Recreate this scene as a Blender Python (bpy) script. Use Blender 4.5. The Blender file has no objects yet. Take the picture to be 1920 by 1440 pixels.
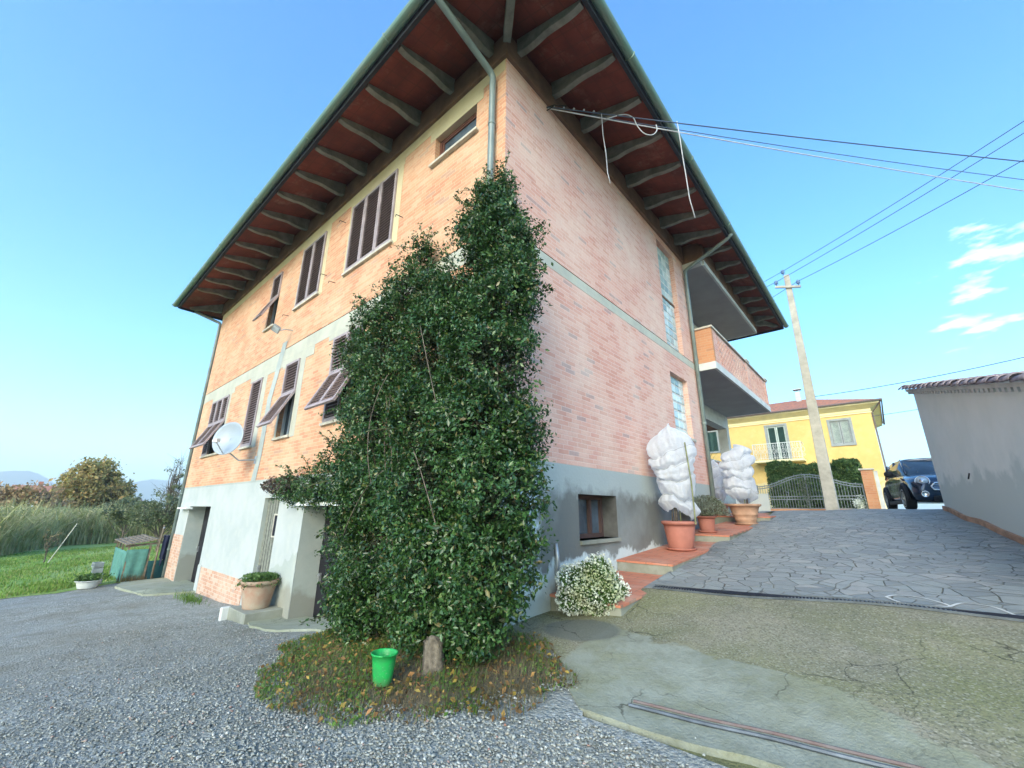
import bpy, math, random
import numpy as np
from mathutils import Vector, Matrix
from mathutils.geometry import delaunay_2d_cdt
random.seed(7); rng = np.random.default_rng(11)
scn = bpy.context.scene
col = scn.collection
PI = math.pi

# ------------------------------------------------------------------ helpers
def setp(o, label=None, cat=None, group=None, kind=None):
    if label: o['label'] = label
    if cat: o['category'] = cat
    if group: o['group'] = group
    if kind: o['kind'] = kind
    return o

def empty(name, loc=(0,0,0), rz=0.0):
    o = bpy.data.objects.new(name, None); col.objects.link(o)
    o.location = loc; o.rotation_euler = (0,0,rz); o.empty_display_size = .2
    return o

class MB:
    def __init__(s): s.v=[]; s.f=[]
    def add(s, vs, fs):
        b=len(s.v); s.v += [tuple(map(float,p)) for p in vs]; s.f += [tuple(b+i for i in f) for f in fs]; return s
    def quad(s, a,b,c,d): return s.add([a,b,c,d],[(0,1,2,3)])
    def box(s, x0,x1,y0,y1,z0,z1):
        if x0>x1: x0,x1=x1,x0
        if y0>y1: y0,y1=y1,y0
        if z0>z1: z0,z1=z1,z0
        v=[(x,y,z) for z in (z0,z1) for y in (y0,y1) for x in (x0,x1)]
        return s.add(v,[(0,2,3,1),(4,5,7,6),(0,1,5,4),(2,6,7,3),(0,4,6,2),(1,3,7,5)])
    def bar(s, p, q, w, h=None, up=(0,0,1)):
        h=h or w; p=Vector(p); q=Vector(q); d=(q-p).normalized(); u=Vector(up)
        if abs(d.dot(u))>.98: u=Vector((1,0,0))
        r=d.cross(u).normalized(); u=r.cross(d)
        v=[]
        for c in (p,q):
            for a,b in ((-1,-1),(1,-1),(1,1),(-1,1)): v.append(c+r*(a*w/2)+u*(b*h/2))
        return s.add(v,[(3,2,1,0),(4,5,6,7),(0,1,5,4),(1,2,6,5),(2,3,7,6),(3,0,4,7)])
    def tube(s, pts, r, n=8, cap=True):
        pts=[Vector(p) for p in pts]; rs=r if isinstance(r,(list,tuple)) else [r]*len(pts)
        b=len(s.v); ref=Vector((0,0,1))
        d0=(pts[1]-pts[0]).normalized()
        if abs(d0.dot(ref))>.9: ref=Vector((1,0,0))
        u=d0.cross(ref).normalized()
        for i,p in enumerate(pts):
            d=(pts[min(i+1,len(pts)-1)]-pts[max(i-1,0)]).normalized()
            u=(u-d*u.dot(d)).normalized(); w=d.cross(u)
            for k in range(n):
                a=2*PI*k/n; s.v.append(tuple(p+(u*math.cos(a)+w*math.sin(a))*rs[i]))
        for i in range(len(pts)-1):
            for k in range(n):
                k2=(k+1)%n; s.f.append((b+i*n+k,b+i*n+k2,b+(i+1)*n+k2,b+(i+1)*n+k))
        if cap:
            s.f.append(tuple(b+k for k in range(n))[::-1]); e=b+(len(pts)-1)*n
            s.f.append(tuple(e+k for k in range(n)))
        return s
    def lathe(s, prof, c=(0,0,0), n=28, fn=None):
        b=len(s.v); m=len(prof)
        for (r,z) in prof:
            for k in range(n):
                a=2*PI*k/n; rr=r*(fn(a,z) if fn else 1)
                s.v.append((c[0]+rr*math.cos(a),c[1]+rr*math.sin(a),c[2]+z))
        for i in range(m-1):
            for k in range(n):
                k2=(k+1)%n; s.f.append((b+i*n+k,b+i*n+k2,b+(i+1)*n+k2,b+(i+1)*n+k))
        return s
    def prism(s, poly, a, b):
        """poly: list of 3D points (planar), extruded by vector b-a"""
        n=len(poly); off=Vector(b)-Vector(a)
        v=[Vector(p) for p in poly]; v+= [p+off for p in v]
        f=[tuple(range(n))[::-1],tuple(range(n,2*n))]+[(i,(i+1)%n,n+(i+1)%n,n+i) for i in range(n)]
        return s.add(v,f)
    def build(s, name, mat, parent=None, smooth=False, bevel=0, kind=None, sub=0, keepworld=False):
        me=bpy.data.meshes.new(name); me.from_pydata(s.v,[],s.f); me.update()
        if mat: me.materials.append(mat)
        if smooth: me.polygons.foreach_set('use_smooth',[True]*len(me.polygons))
        o=bpy.data.objects.new(name,me); col.objects.link(o)
        if parent: o.parent=parent
        if keepworld and parent: o.location=-Vector(parent.location)
        if bevel:
            m=o.modifiers.new('bevel','BEVEL'); m.width=bevel; m.segments=2; m.limit_method='ANGLE'; m.angle_limit=math.radians(40)
        if sub:
            m=o.modifiers.new('sub','SUBSURF'); m.levels=sub; m.render_levels=sub
        if kind: o['kind']=kind
        return o

def np_mesh(name, V, faces_flat, nper, mat, rnd=None, parent=None, smooth=False):
    me=bpy.data.meshes.new(name); V=np.ascontiguousarray(V,dtype=np.float32)
    nf=len(faces_flat)//nper
    me.vertices.add(len(V)); me.vertices.foreach_set('co',V.ravel())
    me.loops.add(len(faces_flat)); me.loops.foreach_set('vertex_index',np.asarray(faces_flat,dtype=np.int32))
    me.polygons.add(nf); me.polygons.foreach_set('loop_start',np.arange(nf,dtype=np.int32)*nper)
    try: me.polygons.foreach_set('loop_total',np.full(nf,nper,dtype=np.int32))
    except Exception: pass
    if rnd is not None:
        at=me.attributes.new('rnd','FLOAT','FACE'); at.data.foreach_set('value',np.asarray(rnd,dtype=np.float32))
    if smooth: me.polygons.foreach_set('use_smooth',np.ones(nf,dtype=bool))
    me.update(calc_edges=True); me.validate()
    me.materials.append(mat)
    o=bpy.data.objects.new(name,me); col.objects.link(o)
    if parent: o.parent=parent
    return o

def leaf_mesh(name, P, size, mat, parent=None, aspect=.55, upbias=0.0, droop=0.0, nrm=None, nbias=0.0, jitter=.35):
    """folded leaf (two triangles as 2 tris = 4 verts) at every point"""
    n=len(P); d=rng.normal(size=(n,3)); d[:,2]+=upbias
    if nrm is not None: d+=nrm*nbias
    d/=np.linalg.norm(d,axis=1)[:,None]
    t=rng.normal(size=(n,3)); t-= (t*d).sum(1)[:,None]*d; t/=np.linalg.norm(t,axis=1)[:,None]
    b=np.cross(d,t)                      # d is the leaf normal, t its length
    t[:,2]-=droop; t/=np.linalg.norm(t,axis=1)[:,None]
    L=(size*(1+jitter*rng.normal(size=n)).clip(.4,1.8))[:,None]
    V=np.empty((n,4,3)); V[:,0]=P-t*L/2; V[:,1]=P+b*L*aspect/2+d*L*.10; V[:,2]=P+t*L/2; V[:,3]=P-b*L*aspect/2+d*L*.10
    base=(np.arange(n)*4)[:,None]
    F=np.concatenate([base+np.array([[0,1,2]]),base+np.array([[0,2,3]])],axis=1).ravel()
    r=np.repeat(rng.random(n),2)
    return np_mesh(name,V.reshape(-1,3),F,3,mat,rnd=r,parent=parent)

def blade_mesh(name, P, h, w, mat, lean=.35, parent=None, seg=3, hvar=.35):
    n=len(P); a=rng.random(n)*2*PI; l=lean*rng.random(n)
    H=h*(1+hvar*rng.normal(size=n)).clip(.3,1.9)
    dirv=np.stack([np.cos(a),np.sin(a),np.zeros(n)],1); side=np.stack([-np.sin(a+.5),np.cos(a+.5),np.zeros(n)],1)
    V=np.empty((n,seg*2+1,3))
    for k in range(seg):
        t=k/seg; c=P+dirv*(H*l*t*t)[:,None]*1.0; c=c+np.array([0,0,1])*(H*t*(1-.25*l*t))[:,None]
        ww=w*(1-t*.6)
        V[:,2*k]=c-side*ww/2; V[:,2*k+1]=c+side*ww/2
    c=P+dirv*(H*l)[:,None]; c=c+np.array([0,0,1])*(H*(1-.25*l))[:,None]; V[:,seg*2]=c
    nv=seg*2+1; base=(np.arange(n)*nv)[:,None]; fl=[]
    for k in range(seg-1):
        fl.append(base+np.array([[2*k,2*k+1,2*k+3]])); fl.append(base+np.array([[2*k,2*k+3,2*k+2]]))
    fl.append(base+np.array([[2*seg-2,2*seg-1,2*seg]]))
    F=np.concatenate(fl,axis=1).ravel(); r=np.repeat(rng.random(n),2*(seg-1)+1)
    return np_mesh(name,V.reshape(-1,3),F,3,mat,rnd=r,parent=parent)

# ------------------------------------------------------------------ materials
class NT:
    def __init__(s,name):
        s.m=bpy.data.materials.new(name); s.m.use_nodes=True; s.n=s.m.node_tree.nodes; s.l=s.m.node_tree.links
        s.b=s.n['Principled BSDF']; s.b.inputs['Specular IOR Level'].default_value=.3
    def new(s,t,**k):
        n=s.n.new(t)
        for a,v in k.items(): setattr(n,a,v)
        return n
    def link(s,a,b): s.l.new(a,b)
    def obj(s): return s.new('ShaderNodeTexCoord').outputs['Object']
    def noise(s,scale,vec=None,detail=5,rough=.55,dist=0):
        n=s.new('ShaderNodeTexNoise'); n.inputs['Scale'].default_value=scale; n.inputs['Detail'].default_value=detail
        n.inputs['Roughness'].default_value=rough; n.inputs['Distortion'].default_value=dist
        s.link(vec if vec is not None else s.obj(),n.inputs['Vector']); return n.outputs['Fac']
    def ramp(s,fac,stops,interp='LINEAR'):
        r=s.new('ShaderNodeValToRGB'); r.color_ramp.interpolation=interp; e=r.color_ramp.elements
        while len(e)<len(stops): e.new(.5)
        for i,(p,c) in enumerate(stops):
            e[i].position=p; e[i].color=(c,c,c,1) if not isinstance(c,(tuple,list)) else (*c,1)
        s.link(fac,r.inputs['Fac']); return r.outputs['Color']
    def mix(s,a,b,fac,mode='MIX'):
        m=s.new('ShaderNodeMix',data_type='RGBA',blend_type=mode)
        for i,v in ((6,a),(7,b)):
            if isinstance(v,(tuple,list)): m.inputs[i].default_value=(*v[:3],1)
            else: s.link(v,m.inputs[i])
        if isinstance(fac,(int,float)): m.inputs[0].default_value=fac
        else: s.link(fac,m.inputs[0])
        return m.outputs[2]
    def math(s,op,a,b=None,c=None):
        m=s.new('ShaderNodeMath',operation=op)
        for i,v in enumerate((a,b,c)):
            if v is None: continue
            if isinstance(v,(int,float)): m.inputs[i].default_value=v
            else: s.link(v,m.inputs[i])
        return m.outputs[0]
    def bump(s,h,strength=.3,dist=.02):
        b=s.new('ShaderNodeBump'); b.inputs['Strength'].default_value=strength; b.inputs['Distance'].default_value=dist
        s.link(h,b.inputs['Height']); s.link(b.outputs['Normal'],s.b.inputs['Normal'])
    def color(s,c):
        if isinstance(c,(tuple,list)): s.b.inputs['Base Color'].default_value=(*c[:3],1)
        else: s.link(c,s.b.inputs['Base Color'])
    def rough(s,r):
        if isinstance(r,(int,float)): s.b.inputs['Roughness'].default_value=r
        else: s.link(r,s.b.inputs['Roughness'])

def simple(name,c,rough=.7,var=.12,scale=6,metal=0,spec=.3,bump=0.0,c2=None):
    t=NT(name); f=t.noise(scale)
    c2=c2 or tuple(x*(1-var*2) for x in c)
    t.color(t.mix(tuple(min(1,x*(1+var)) for x in c),c2,t.ramp(f,[(.3,0.),(.7,1.)])))
    t.rough(rough); t.b.inputs['Metallic'].default_value=metal; t.b.inputs['Specular IOR Level'].default_value=spec
    if bump: t.bump(t.noise(scale*8),bump,.01)
    return t.m

def brick(name, cols, mortar, bw=.26, bh=.068, stain=None, stainamt=.35, dark=.035):
    t=NT(name); sp=t.new('ShaderNodeSeparateXYZ'); t.link(t.obj(),sp.inputs[0])
    wob=t.noise(2.3,detail=2); u=t.math('ADD',sp.outputs[0],sp.outputs[1]); z=sp.outputs[2]
    z=t.math('ADD',z,t.math('MULTIPLY',t.math('SUBTRACT',wob,.5),.012))
    rz=t.math('DIVIDE',z,bh); row=t.math('FLOOR',rz); fz=t.math('FRACT',rz)
    wn0=t.new('ShaderNodeTexWhiteNoise',noise_dimensions='1D'); t.link(row,wn0.inputs['W'])
    odd=t.math('MULTIPLY',t.math('MODULO',t.math('ABSOLUTE',row),2),.5)
    ru=t.math('ADD',t.math('ADD',t.math('DIVIDE',u,bw),odd),t.math('MULTIPLY',wn0.outputs['Value'],.35)); cu=t.math('FLOOR',ru); fu=t.math('FRACT',ru)
    cv=t.new('ShaderNodeCombineXYZ'); t.link(row,cv.inputs[0]); t.link(cu,cv.inputs[1])
    wn=t.new('ShaderNodeTexWhiteNoise',noise_dimensions='2D'); t.link(cv.outputs[0],wn.inputs['Vector'])
    k=len(cols); stops=[(0.,(cols[-1]))]+[(dark+(1-dark)*i/(k-1),cols[i]) for i in range(k-1)]
    bc=t.ramp(wn.outputs['Value'],stops,'CONSTANT')
    fine=t.noise(38,detail=4); bc=t.mix(bc,tuple(c*.85 for c in cols[0]),t.math('MULTIPLY',t.ramp(fine,[(.35,0.),(.75,1.)]),.45))
    mz=t.math('MINIMUM',fz,t.math('SUBTRACT',1.0,fz)); mu=t.math('MULTIPLY',t.math('MINIMUM',fu,t.math('SUBTRACT',1.0,fu)),bw/bh)
    edge=t.math('MINIMUM',mz,mu); rag=t.math('MULTIPLY',t.math('SUBTRACT',t.noise(60,detail=2),.5),.09)
    e=t.ramp(t.math('ADD',edge,rag),[(.045,0.),(.11,1.)])
    c=t.mix(mortar,bc,e)
    mean=tuple(sum(v[i] for v in cols[:7])/7 for i in range(3)); c=t.mix(c,mean,.28)
    big=t.noise(.9,detail=6,rough=.6)
    st=stain or (.62,.50,.40)
    c=t.mix(c,st,t.math('MULTIPLY',t.ramp(big,[(.42,0.),(.72,1.)]),stainamt))
    big2=t.noise(3.1,detail=5); c=t.mix(c,tuple(v*.75 for v in cols[0]),t.math('MULTIPLY',t.ramp(big2,[(.55,0.),(.8,1.)]),.3))
    t.color(c); t.rough(.88)
    t.bump(t.math('ADD',t.math('MULTIPLY',e,1.0),t.math('MULTIPLY',fine,.3)),.55,.008)
    return t.m

def plaster(name, c1, c2, c3, zlo=None, zhi=None, damp=None, bump=.25):
    """plaster with patchy repairs and, where the wall is damp, a stain whose own ragged edge follows the foot"""
    t=NT(name); c=t.mix(c1,c2,t.ramp(t.noise(1.1,detail=7,rough=.65),[(.4,0.),(.62,1.)]))
    c=t.mix(c,c3,t.math('MULTIPLY',t.ramp(t.noise(4.5,detail=6),[(.5,0.),(.75,1.)]),.55))
    if damp:
        sp=t.new('ShaderNodeSeparateXYZ'); t.link(t.obj(),sp.inputs[0])
        h=t.math('ADD',sp.outputs[2],t.math('MULTIPLY',t.math('SUBTRACT',t.noise(1.7,detail=7,rough=.6),.5),1.6))
        f=t.ramp(t.math('DIVIDE',t.math('SUBTRACT',h,zlo),zhi-zlo),[(.45,1.),(.55,0.)])
        c=t.mix(c,damp,t.math('MULTIPLY',f,.8))
    t.color(c); t.rough(.9); t.bump(t.math('ADD',t.noise(25,detail=6),t.noise(4,detail=4)),bump,.012)
    return t.m

def leafmat(name, stops, rough=.45, spec=.5, trans=.25):
    t=NT(name); a=t.new('ShaderNodeAttribute',attribute_name='rnd')
    c=t.ramp(a.outputs['Fac'],stops)
    big=t.noise(1.6,detail=3); c=t.mix(c,t.mix(c,(.55,.6,.35),.999,'MULTIPLY'),t.ramp(big,[(.42,0.),(.65,1.)]))
    t.color(c); t.rough(rough); t.b.inputs['Specular IOR Level'].default_value=spec
    if trans:
        tr=t.new('ShaderNodeBsdfTranslucent'); t.link(c,tr.inputs['Color'])
        mx=t.new('ShaderNodeMixShader'); mx.inputs[0].default_value=trans
        t.link(t.b.outputs[0],mx.inputs[1]); t.link(tr.outputs[0],mx.inputs[2])
        t.link(mx.outputs[0],t.n['Material Output'].inputs['Surface'])
    return t.m

M={}
M['brickA']=brick('brick_warm_light_tint',[(.58,.26,.15),(.63,.32,.18),(.67,.38,.23),(.60,.28,.16),(.68,.43,.28),(.52,.21,.12),(.65,.35,.21),(.40,.26,.20)],(.60,.47,.33),stain=(.70,.54,.36),stainamt=.55)  # same brick as the driveway side, with warm light put into colours and stain
M['brickB']=brick('brick_driveway_side',[(.65,.32,.25),(.69,.38,.30),(.73,.46,.37),(.65,.34,.27),(.70,.42,.34),(.59,.28,.21),(.72,.44,.36),(.34,.28,.28)],(.72,.54,.47),stain=(.78,.64,.53),stainamt=.55,dark=.03)
M['brickO']=brick('brick_orange',[(.52,.22,.10),(.58,.27,.13),(.55,.24,.11),(.60,.30,.15),(.5,.2,.1),(.58,.28,.14),(.4,.2,.12)],(.5,.36,.24),stainamt=.15)
M['brickC']=brick('brick_cladding',[(.50,.26,.17),(.58,.36,.25),(.62,.44,.33),(.52,.28,.19),(.64,.5,.4),(.48,.24,.16),(.4,.3,.25)],(.58,.52,.44),bw=.14,bh=.075,stainamt=.5)
M['plasterA']=plaster('plaster_pale',(.46,.49,.48),(.40,.44,.43),(.50,.51,.46))
def dampwall():
    t=NT('plaster_damp'); sp=t.new('ShaderNodeSeparateXYZ'); t.link(t.obj(),sp.inputs[0]); y=sp.outputs[1]; z=sp.outputs[2]
    c=t.mix((.60,.68,.68),(.50,.58,.58),t.ramp(t.noise(1.4,detail=7,rough=.65),[(.4,0.),(.62,1.)]))
    n=t.math('MULTIPLY',t.math('SUBTRACT',t.noise(1.9,detail=8,rough=.62),.5),1.5); n2=t.math('MULTIPLY',t.math('SUBTRACT',t.noise(5.5,detail=6,rough=.6),.5),.35)
    h=t.math('ADD',t.math('ADD',z,n2),t.math('MULTIPLY',n,.35))
    grey=t.ramp(t.math('ADD',t.math('ADD',y,n),n2),[(.55,0.),(.75,1.)])                       # grey render right of the corner
    low=t.ramp(h,[(.48,0.),(.54,1.)]); c=t.mix(c,(.33,.37,.36),t.math('MULTIPLY',grey,t.math('MULTIPLY',low,.85)))
    wet=t.math('MULTIPLY',t.ramp(t.math('ADD',h,.0),[(.46,0.),(.52,1.)]),t.ramp(t.math('SUBTRACT',h,.45),[(.80,1.),(.98,0.)]))
    c=t.mix(c,(.15,.155,.145),t.math('MULTIPLY',t.math('MULTIPLY',wet,grey),t.ramp(t.noise(.9,detail=6),[(.35,.55),(.55,.95)])))
    foot=t.ramp(h,[(.10,1.),(.25,0.)]); c=t.mix(c,(.22,.25,.23),t.math('MULTIPLY',foot,.6))
    t.color(c); t.rough(.9); t.bump(t.math('ADD',t.noise(25,detail=6),t.noise(4,detail=4)),.3,.012); return t.m
M['plasterB']=dampwall()
M['cement']=plaster('cement_repair',(.42,.46,.44),(.33,.37,.36),(.5,.52,.46))
M['reveal']=plaster('plaster_reveal',(.40,.44,.41),(.34,.38,.36),(.46,.47,.42),-1.5,.7,(.26,.26,.22))
M['conc']=plaster('concrete_band',(.50,.50,.42),(.42,.42,.36),(.56,.54,.42))
M['concY']=plaster('render_ochre',(.60,.52,.32),(.52,.44,.28),(.62,.55,.38))
M['slabgrey']=simple('painted_slab_grey',(.34,.35,.36),.8,.06,1.5)
M['slabedge']=simple('slab_edge_white',(.60,.62,.60),.8,.08,3)
M['frieze']=simple('frieze_brown',(.20,.12,.085),.85,.15,3,bump=.3)
M['rafter']=simple('rafter_grey',(.22,.22,.19),.9,.18,5,bump=.4)
def soffitmat():
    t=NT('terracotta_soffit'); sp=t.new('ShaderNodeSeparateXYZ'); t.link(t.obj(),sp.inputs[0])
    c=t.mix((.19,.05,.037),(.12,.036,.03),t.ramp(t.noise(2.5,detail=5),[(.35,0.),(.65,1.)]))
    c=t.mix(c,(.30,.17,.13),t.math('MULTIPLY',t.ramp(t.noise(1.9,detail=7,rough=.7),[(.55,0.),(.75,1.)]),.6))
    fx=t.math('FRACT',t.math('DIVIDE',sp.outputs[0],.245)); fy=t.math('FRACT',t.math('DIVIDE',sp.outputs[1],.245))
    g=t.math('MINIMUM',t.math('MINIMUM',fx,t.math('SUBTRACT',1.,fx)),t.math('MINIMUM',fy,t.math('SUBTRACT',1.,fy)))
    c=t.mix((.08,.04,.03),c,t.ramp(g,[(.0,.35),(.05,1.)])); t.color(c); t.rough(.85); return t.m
M['soffit']=soffitmat()
M['gutter']=simple('gutter_green',(.12,.22,.17),.45,.2,3,spec=.5,c2=(.20,.27,.22))
M['gutterin']=simple('fascia_dark',(.03,.035,.045),.8)
M['pipe']=simple('downpipe_grey_green',(.19,.24,.23),.4,.12,4,spec=.5)
M['shutter']=simple('shutter_brown',(.27,.20,.19),.55,.1,5)
M['shback']=simple('shutter_back',(.09,.065,.06),.8)
M['shframe']=simple('shutter_frame_weathered',(.36,.30,.31),.55,.12,5)
M['winframe']=simple('window_frame_brown',(.15,.065,.05),.5,.1)
M['sill']=simple('sill_stone',(.55,.52,.44),.8,.12,8)
M['white']=simple('white_paint',(.72,.74,.73),.6,.05)
M['dark']=simple('dark_interior',(.015,.018,.028),.9)
M['doordark']=simple('door_dark',(.014,.014,.02),.6,.2,3)
M['doorwood']=simple('door_grey_wood',(.22,.23,.19),.8,.2,14,bump=.4)
def glass(name,c=(.02,.03,.04),rough=.08):
    t=NT(name); t.color(t.mix(c,tuple(v*2.2 for v in c),t.ramp(t.noise(2),[(.4,0.),(.6,1.)]))); t.rough(rough); t.b.inputs['Specular IOR Level'].default_value=1.0
    return t.m
M['glass']=glass('window_glass'); M['glassdusty']=glass('window_glass_dusty',(.05,.07,.09),.25)
def glassblock():
    t=NT('glass_block'); a=t.new('ShaderNodeAttribute',attribute_name='rnd')
    t.color(t.ramp(a.outputs['Fac'],[(0,(.30,.44,.46)),(.5,(.48,.60,.58)),(1,(.66,.74,.70))])); t.rough(.18)
    t.b.inputs['Specular IOR Level'].default_value=.9; t.bump(t.noise(14,detail=2),.5,.02); return t.m
M['gblock']=glassblock()
M['blockjoint']=simple('block_joint',(.58,.56,.52),.9)
M['tileroof']=simple('roof_tiles',(.45,.17,.09),.85,.3,6,bump=.4,c2=(.30,.16,.12))
M['tileold']=simple('roof_tiles_old',(.30,.25,.27),.9,.3,9,bump=.5,c2=(.15,.14,.16))
M['terra']=simple('terracotta_pot_pink',(.42,.17,.13),.6,.1,4)
M['terraold']=simple('terracotta_pot_aged',(.45,.28,.19),.85,.18,5,bump=.3)
M['terraweath']=simple('terracotta_pot_weathered',(.30,.17,.12),.9,.25,6,c2=(.40,.34,.26),bump=.3)
M['soil']=simple('soil',(.06,.045,.03),1)
M['wood']=simple('wood_grey',(.22,.18,.13),.85,.25,9,bump=.3)
M['bark']=simple('bark',(.16,.13,.10),.9,.3,14,bump=.6)
M['stick']=simple('stake_green',(.25,.27,.14),.7,.2,8)
def slate():
    t=NT('slate_crazy_paving'); v=t.new('ShaderNodeTexVoronoi',feature='F1'); ve=t.new('ShaderNodeTexVoronoi',feature='DISTANCE_TO_EDGE')
    mp=t.new('ShaderNodeMapping'); mp.inputs['Scale'].default_value=(1.0,1.25,1.0); t.link(t.obj(),mp.inputs['Vector'])
    nz=t.new('ShaderNodeTexNoise'); nz.inputs['Scale'].default_value=2.2; nz.inputs['Detail'].default_value=2; t.link(mp.outputs[0],nz.inputs['Vector'])
    w=t.mix(mp.outputs[0],nz.outputs['Color'],.10,'ADD')
    sep=t.new('ShaderNodeSeparateXYZ'); t.link(w,sep.inputs[0]); cb=t.new('ShaderNodeCombineXYZ'); t.link(sep.outputs[0],cb.inputs[0]); t.link(sep.outputs[1],cb.inputs[1])
    for n in (v,ve): n.inputs['Scale'].default_value=4.8; n.inputs['Randomness'].default_value=1.0; t.link(cb.outputs[0],n.inputs['Vector'])
    sc=t.new('ShaderNodeSeparateColor'); t.link(v.outputs['Color'],sc.inputs[0])
    c=t.ramp(sc.outputs[0],[(0,(.18,.20,.20)),(.25,(.25,.27,.265)),(.5,(.275,.30,.285)),(.7,(.21,.23,.225)),(.85,(.34,.335,.31)),(1,(.24,.26,.25))])
    c=t.mix(c,(.19,.215,.205),t.math('MULTIPLY',t.ramp(t.noise(9,detail=6),[(.4,0.),(.7,1.)]),.5))
    c=t.mix(c,(.30,.31,.30),t.math('MULTIPLY',t.ramp(t.noise(.7,detail=6),[(.45,0.),(.7,1.)]),.35))
    e=t.ramp(t.math('ADD',ve.outputs['Distance'],t.math('MULTIPLY',t.noise(20),.02)),[(.014,0.),(.04,1.)])
    jc=t.mix((.09,.095,.08),(.26,.27,.24),t.ramp(t.noise(1.7,detail=4),[(.4,0.),(.6,1.)]))
    t.color(t.mix(jc,c,e)); t.rough(.62); t.b.inputs['Specular IOR Level'].default_value=.45
    t.bump(t.math('ADD',e,t.math('MULTIPLY',t.math('ADD',t.noise(16,detail=5),t.math('MULTIPLY',sc.outputs[1],1.0)),.6)),.8,.02)
    return t.m
M['slate']=slate()
def apron(name,base,base2,moss,mossamt,crack=True,pebb=True,repair=False):
    t=NT(name)
    c=t.mix(base,base2,t.ramp(t.noise(1.5,detail=7,rough=.65),[(.38,0.),(.62,1.)]))
    c=t.mix(c,moss,t.math('MULTIPLY',t.ramp(t.noise(.8,detail=6,rough=.7,dist=.6),[(.36,0.),(.66,1.)]),mossamt))
    if pebb:
        v=t.new('ShaderNodeTexVoronoi'); v.inputs['Scale'].default_value=85; t.link(t.obj(),v.inputs['Vector'])
        sc=t.new('ShaderNodeSeparateColor'); t.link(v.outputs['Color'],sc.inputs[0])
        c=t.mix(c,(.42,.41,.34),t.math('MULTIPLY',t.ramp(sc.outputs[0],[(.75,0.),(.95,1.)]),.45))
        c=t.mix(c,(.07,.075,.05),t.math('MULTIPLY',t.ramp(sc.outputs[1],[(.6,0.),(.95,1.)]),.55))
    if repair:   # a strip of newer, smoother cement along the low edge and a dark trowelled patch by the corner
        sp=t.new('ShaderNodeSeparateXYZ'); t.link(t.obj(),sp.inputs[0]); x=sp.outputs[0]; y=sp.outputs[1]
        nn=t.math('SUBTRACT',t.noise(1.3,detail=4,rough=.5),.5); nf=t.math('SUBTRACT',t.noise(9,detail=5,rough=.6),.5)
        yb=t.math('SUBTRACT',.98,t.math('MULTIPLY',x,.27)); dd=t.math('ADD',t.math('ADD',t.math('SUBTRACT',yb,y),t.math('MULTIPLY',nn,.9)),t.math('MULTIPLY',nf,.10))
        k=t.math('MULTIPLY',t.ramp(dd,[(.0,0.),(.035,1.)]),t.ramp(t.math('ADD',x,t.math('MULTIPLY',nf,.2)),[(.92,0.),(.97,1.)]))
        nc=t.mix((.30,.32,.26),(.23,.25,.20),t.ramp(t.noise(2.2,detail=7,rough=.65),[(.4,0.),(.6,1.)])); nc=t.mix(nc,(.27,.27,.14),t.math('MULTIPLY',t.ramp(t.noise(1.1,detail=7,rough=.7),[(.48,0.),(.68,1.)]),.65))
        nc=t.mix(nc,(.15,.155,.11),t.math('MULTIPLY',t.ramp(t.noise(5,detail=8,rough=.75),[(.48,0.),(.70,1.)]),.6)); nc=t.mix(nc,(.19,.19,.10),t.math('MULTIPLY',t.ramp(t.noise(.7,detail=6,rough=.7),[(.45,0.),(.6,1.)]),.5))
        c=t.mix(c,nc,t.math('MULTIPLY',k,.92))
        r2=t.math('ADD',t.math('ADD',t.math('ADD',t.math('POWER',t.math('SUBTRACT',x,.72),2.),t.math('MULTIPLY',t.math('POWER',t.math('SUBTRACT',y,.42),2.),1.6)),t.math('MULTIPLY',nn,.16)),t.math('MULTIPLY',nf,.04))
        c=t.mix(c,(.125,.135,.115),t.math('MULTIPLY',t.ramp(r2,[(.13,1.),(.17,0.)]),.8))
    if crack:
        ve=t.new('ShaderNodeTexVoronoi',feature='DISTANCE_TO_EDGE'); ve.inputs['Scale'].default_value=1.5
        nz=t.new('ShaderNodeTexNoise'); nz.inputs['Scale'].default_value=3.5; nz.inputs['Detail'].default_value=6; t.link(t.obj(),nz.inputs['Vector'])
        w=t.mix(t.obj(),nz.outputs['Color'],.32,'ADD'); t.link(w,ve.inputs['Vector'])
        k=t.math('MULTIPLY',t.ramp(t.math('ADD',ve.outputs['Distance'],t.math('MULTIPLY',t.noise(30,detail=3),.012)),[(.006,1.),(.018,0.)]),t.ramp(t.noise(.8,detail=3),[(.46,0.),(.55,1.)]))
        v5=t.new('ShaderNodeTexVoronoi',feature='DISTANCE_TO_EDGE'); v5.inputs['Scale'].default_value=6.5; t.link(w,v5.inputs['Vector'])
        k2=t.math('MULTIPLY',t.ramp(v5.outputs['Distance'],[(.0,.8),(.03,0.)]),t.ramp(t.noise(1.1,detail=5),[(.55,0.),(.66,1.)])); c=t.mix(c,(.07,.07,.045),k2)
        c=t.mix(c,(.05,.05,.035),k)
    t.color(c); t.rough(.9); t.bump(t.math('ADD',t.noise(45,detail=5),t.noise(7,detail=5)),.5,.02)
    return t.m
M['apron']=apron('apron_mossy_concrete',(.27,.25,.18),(.19,.185,.13),(.19,.20,.085),.8,repair=True)
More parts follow.
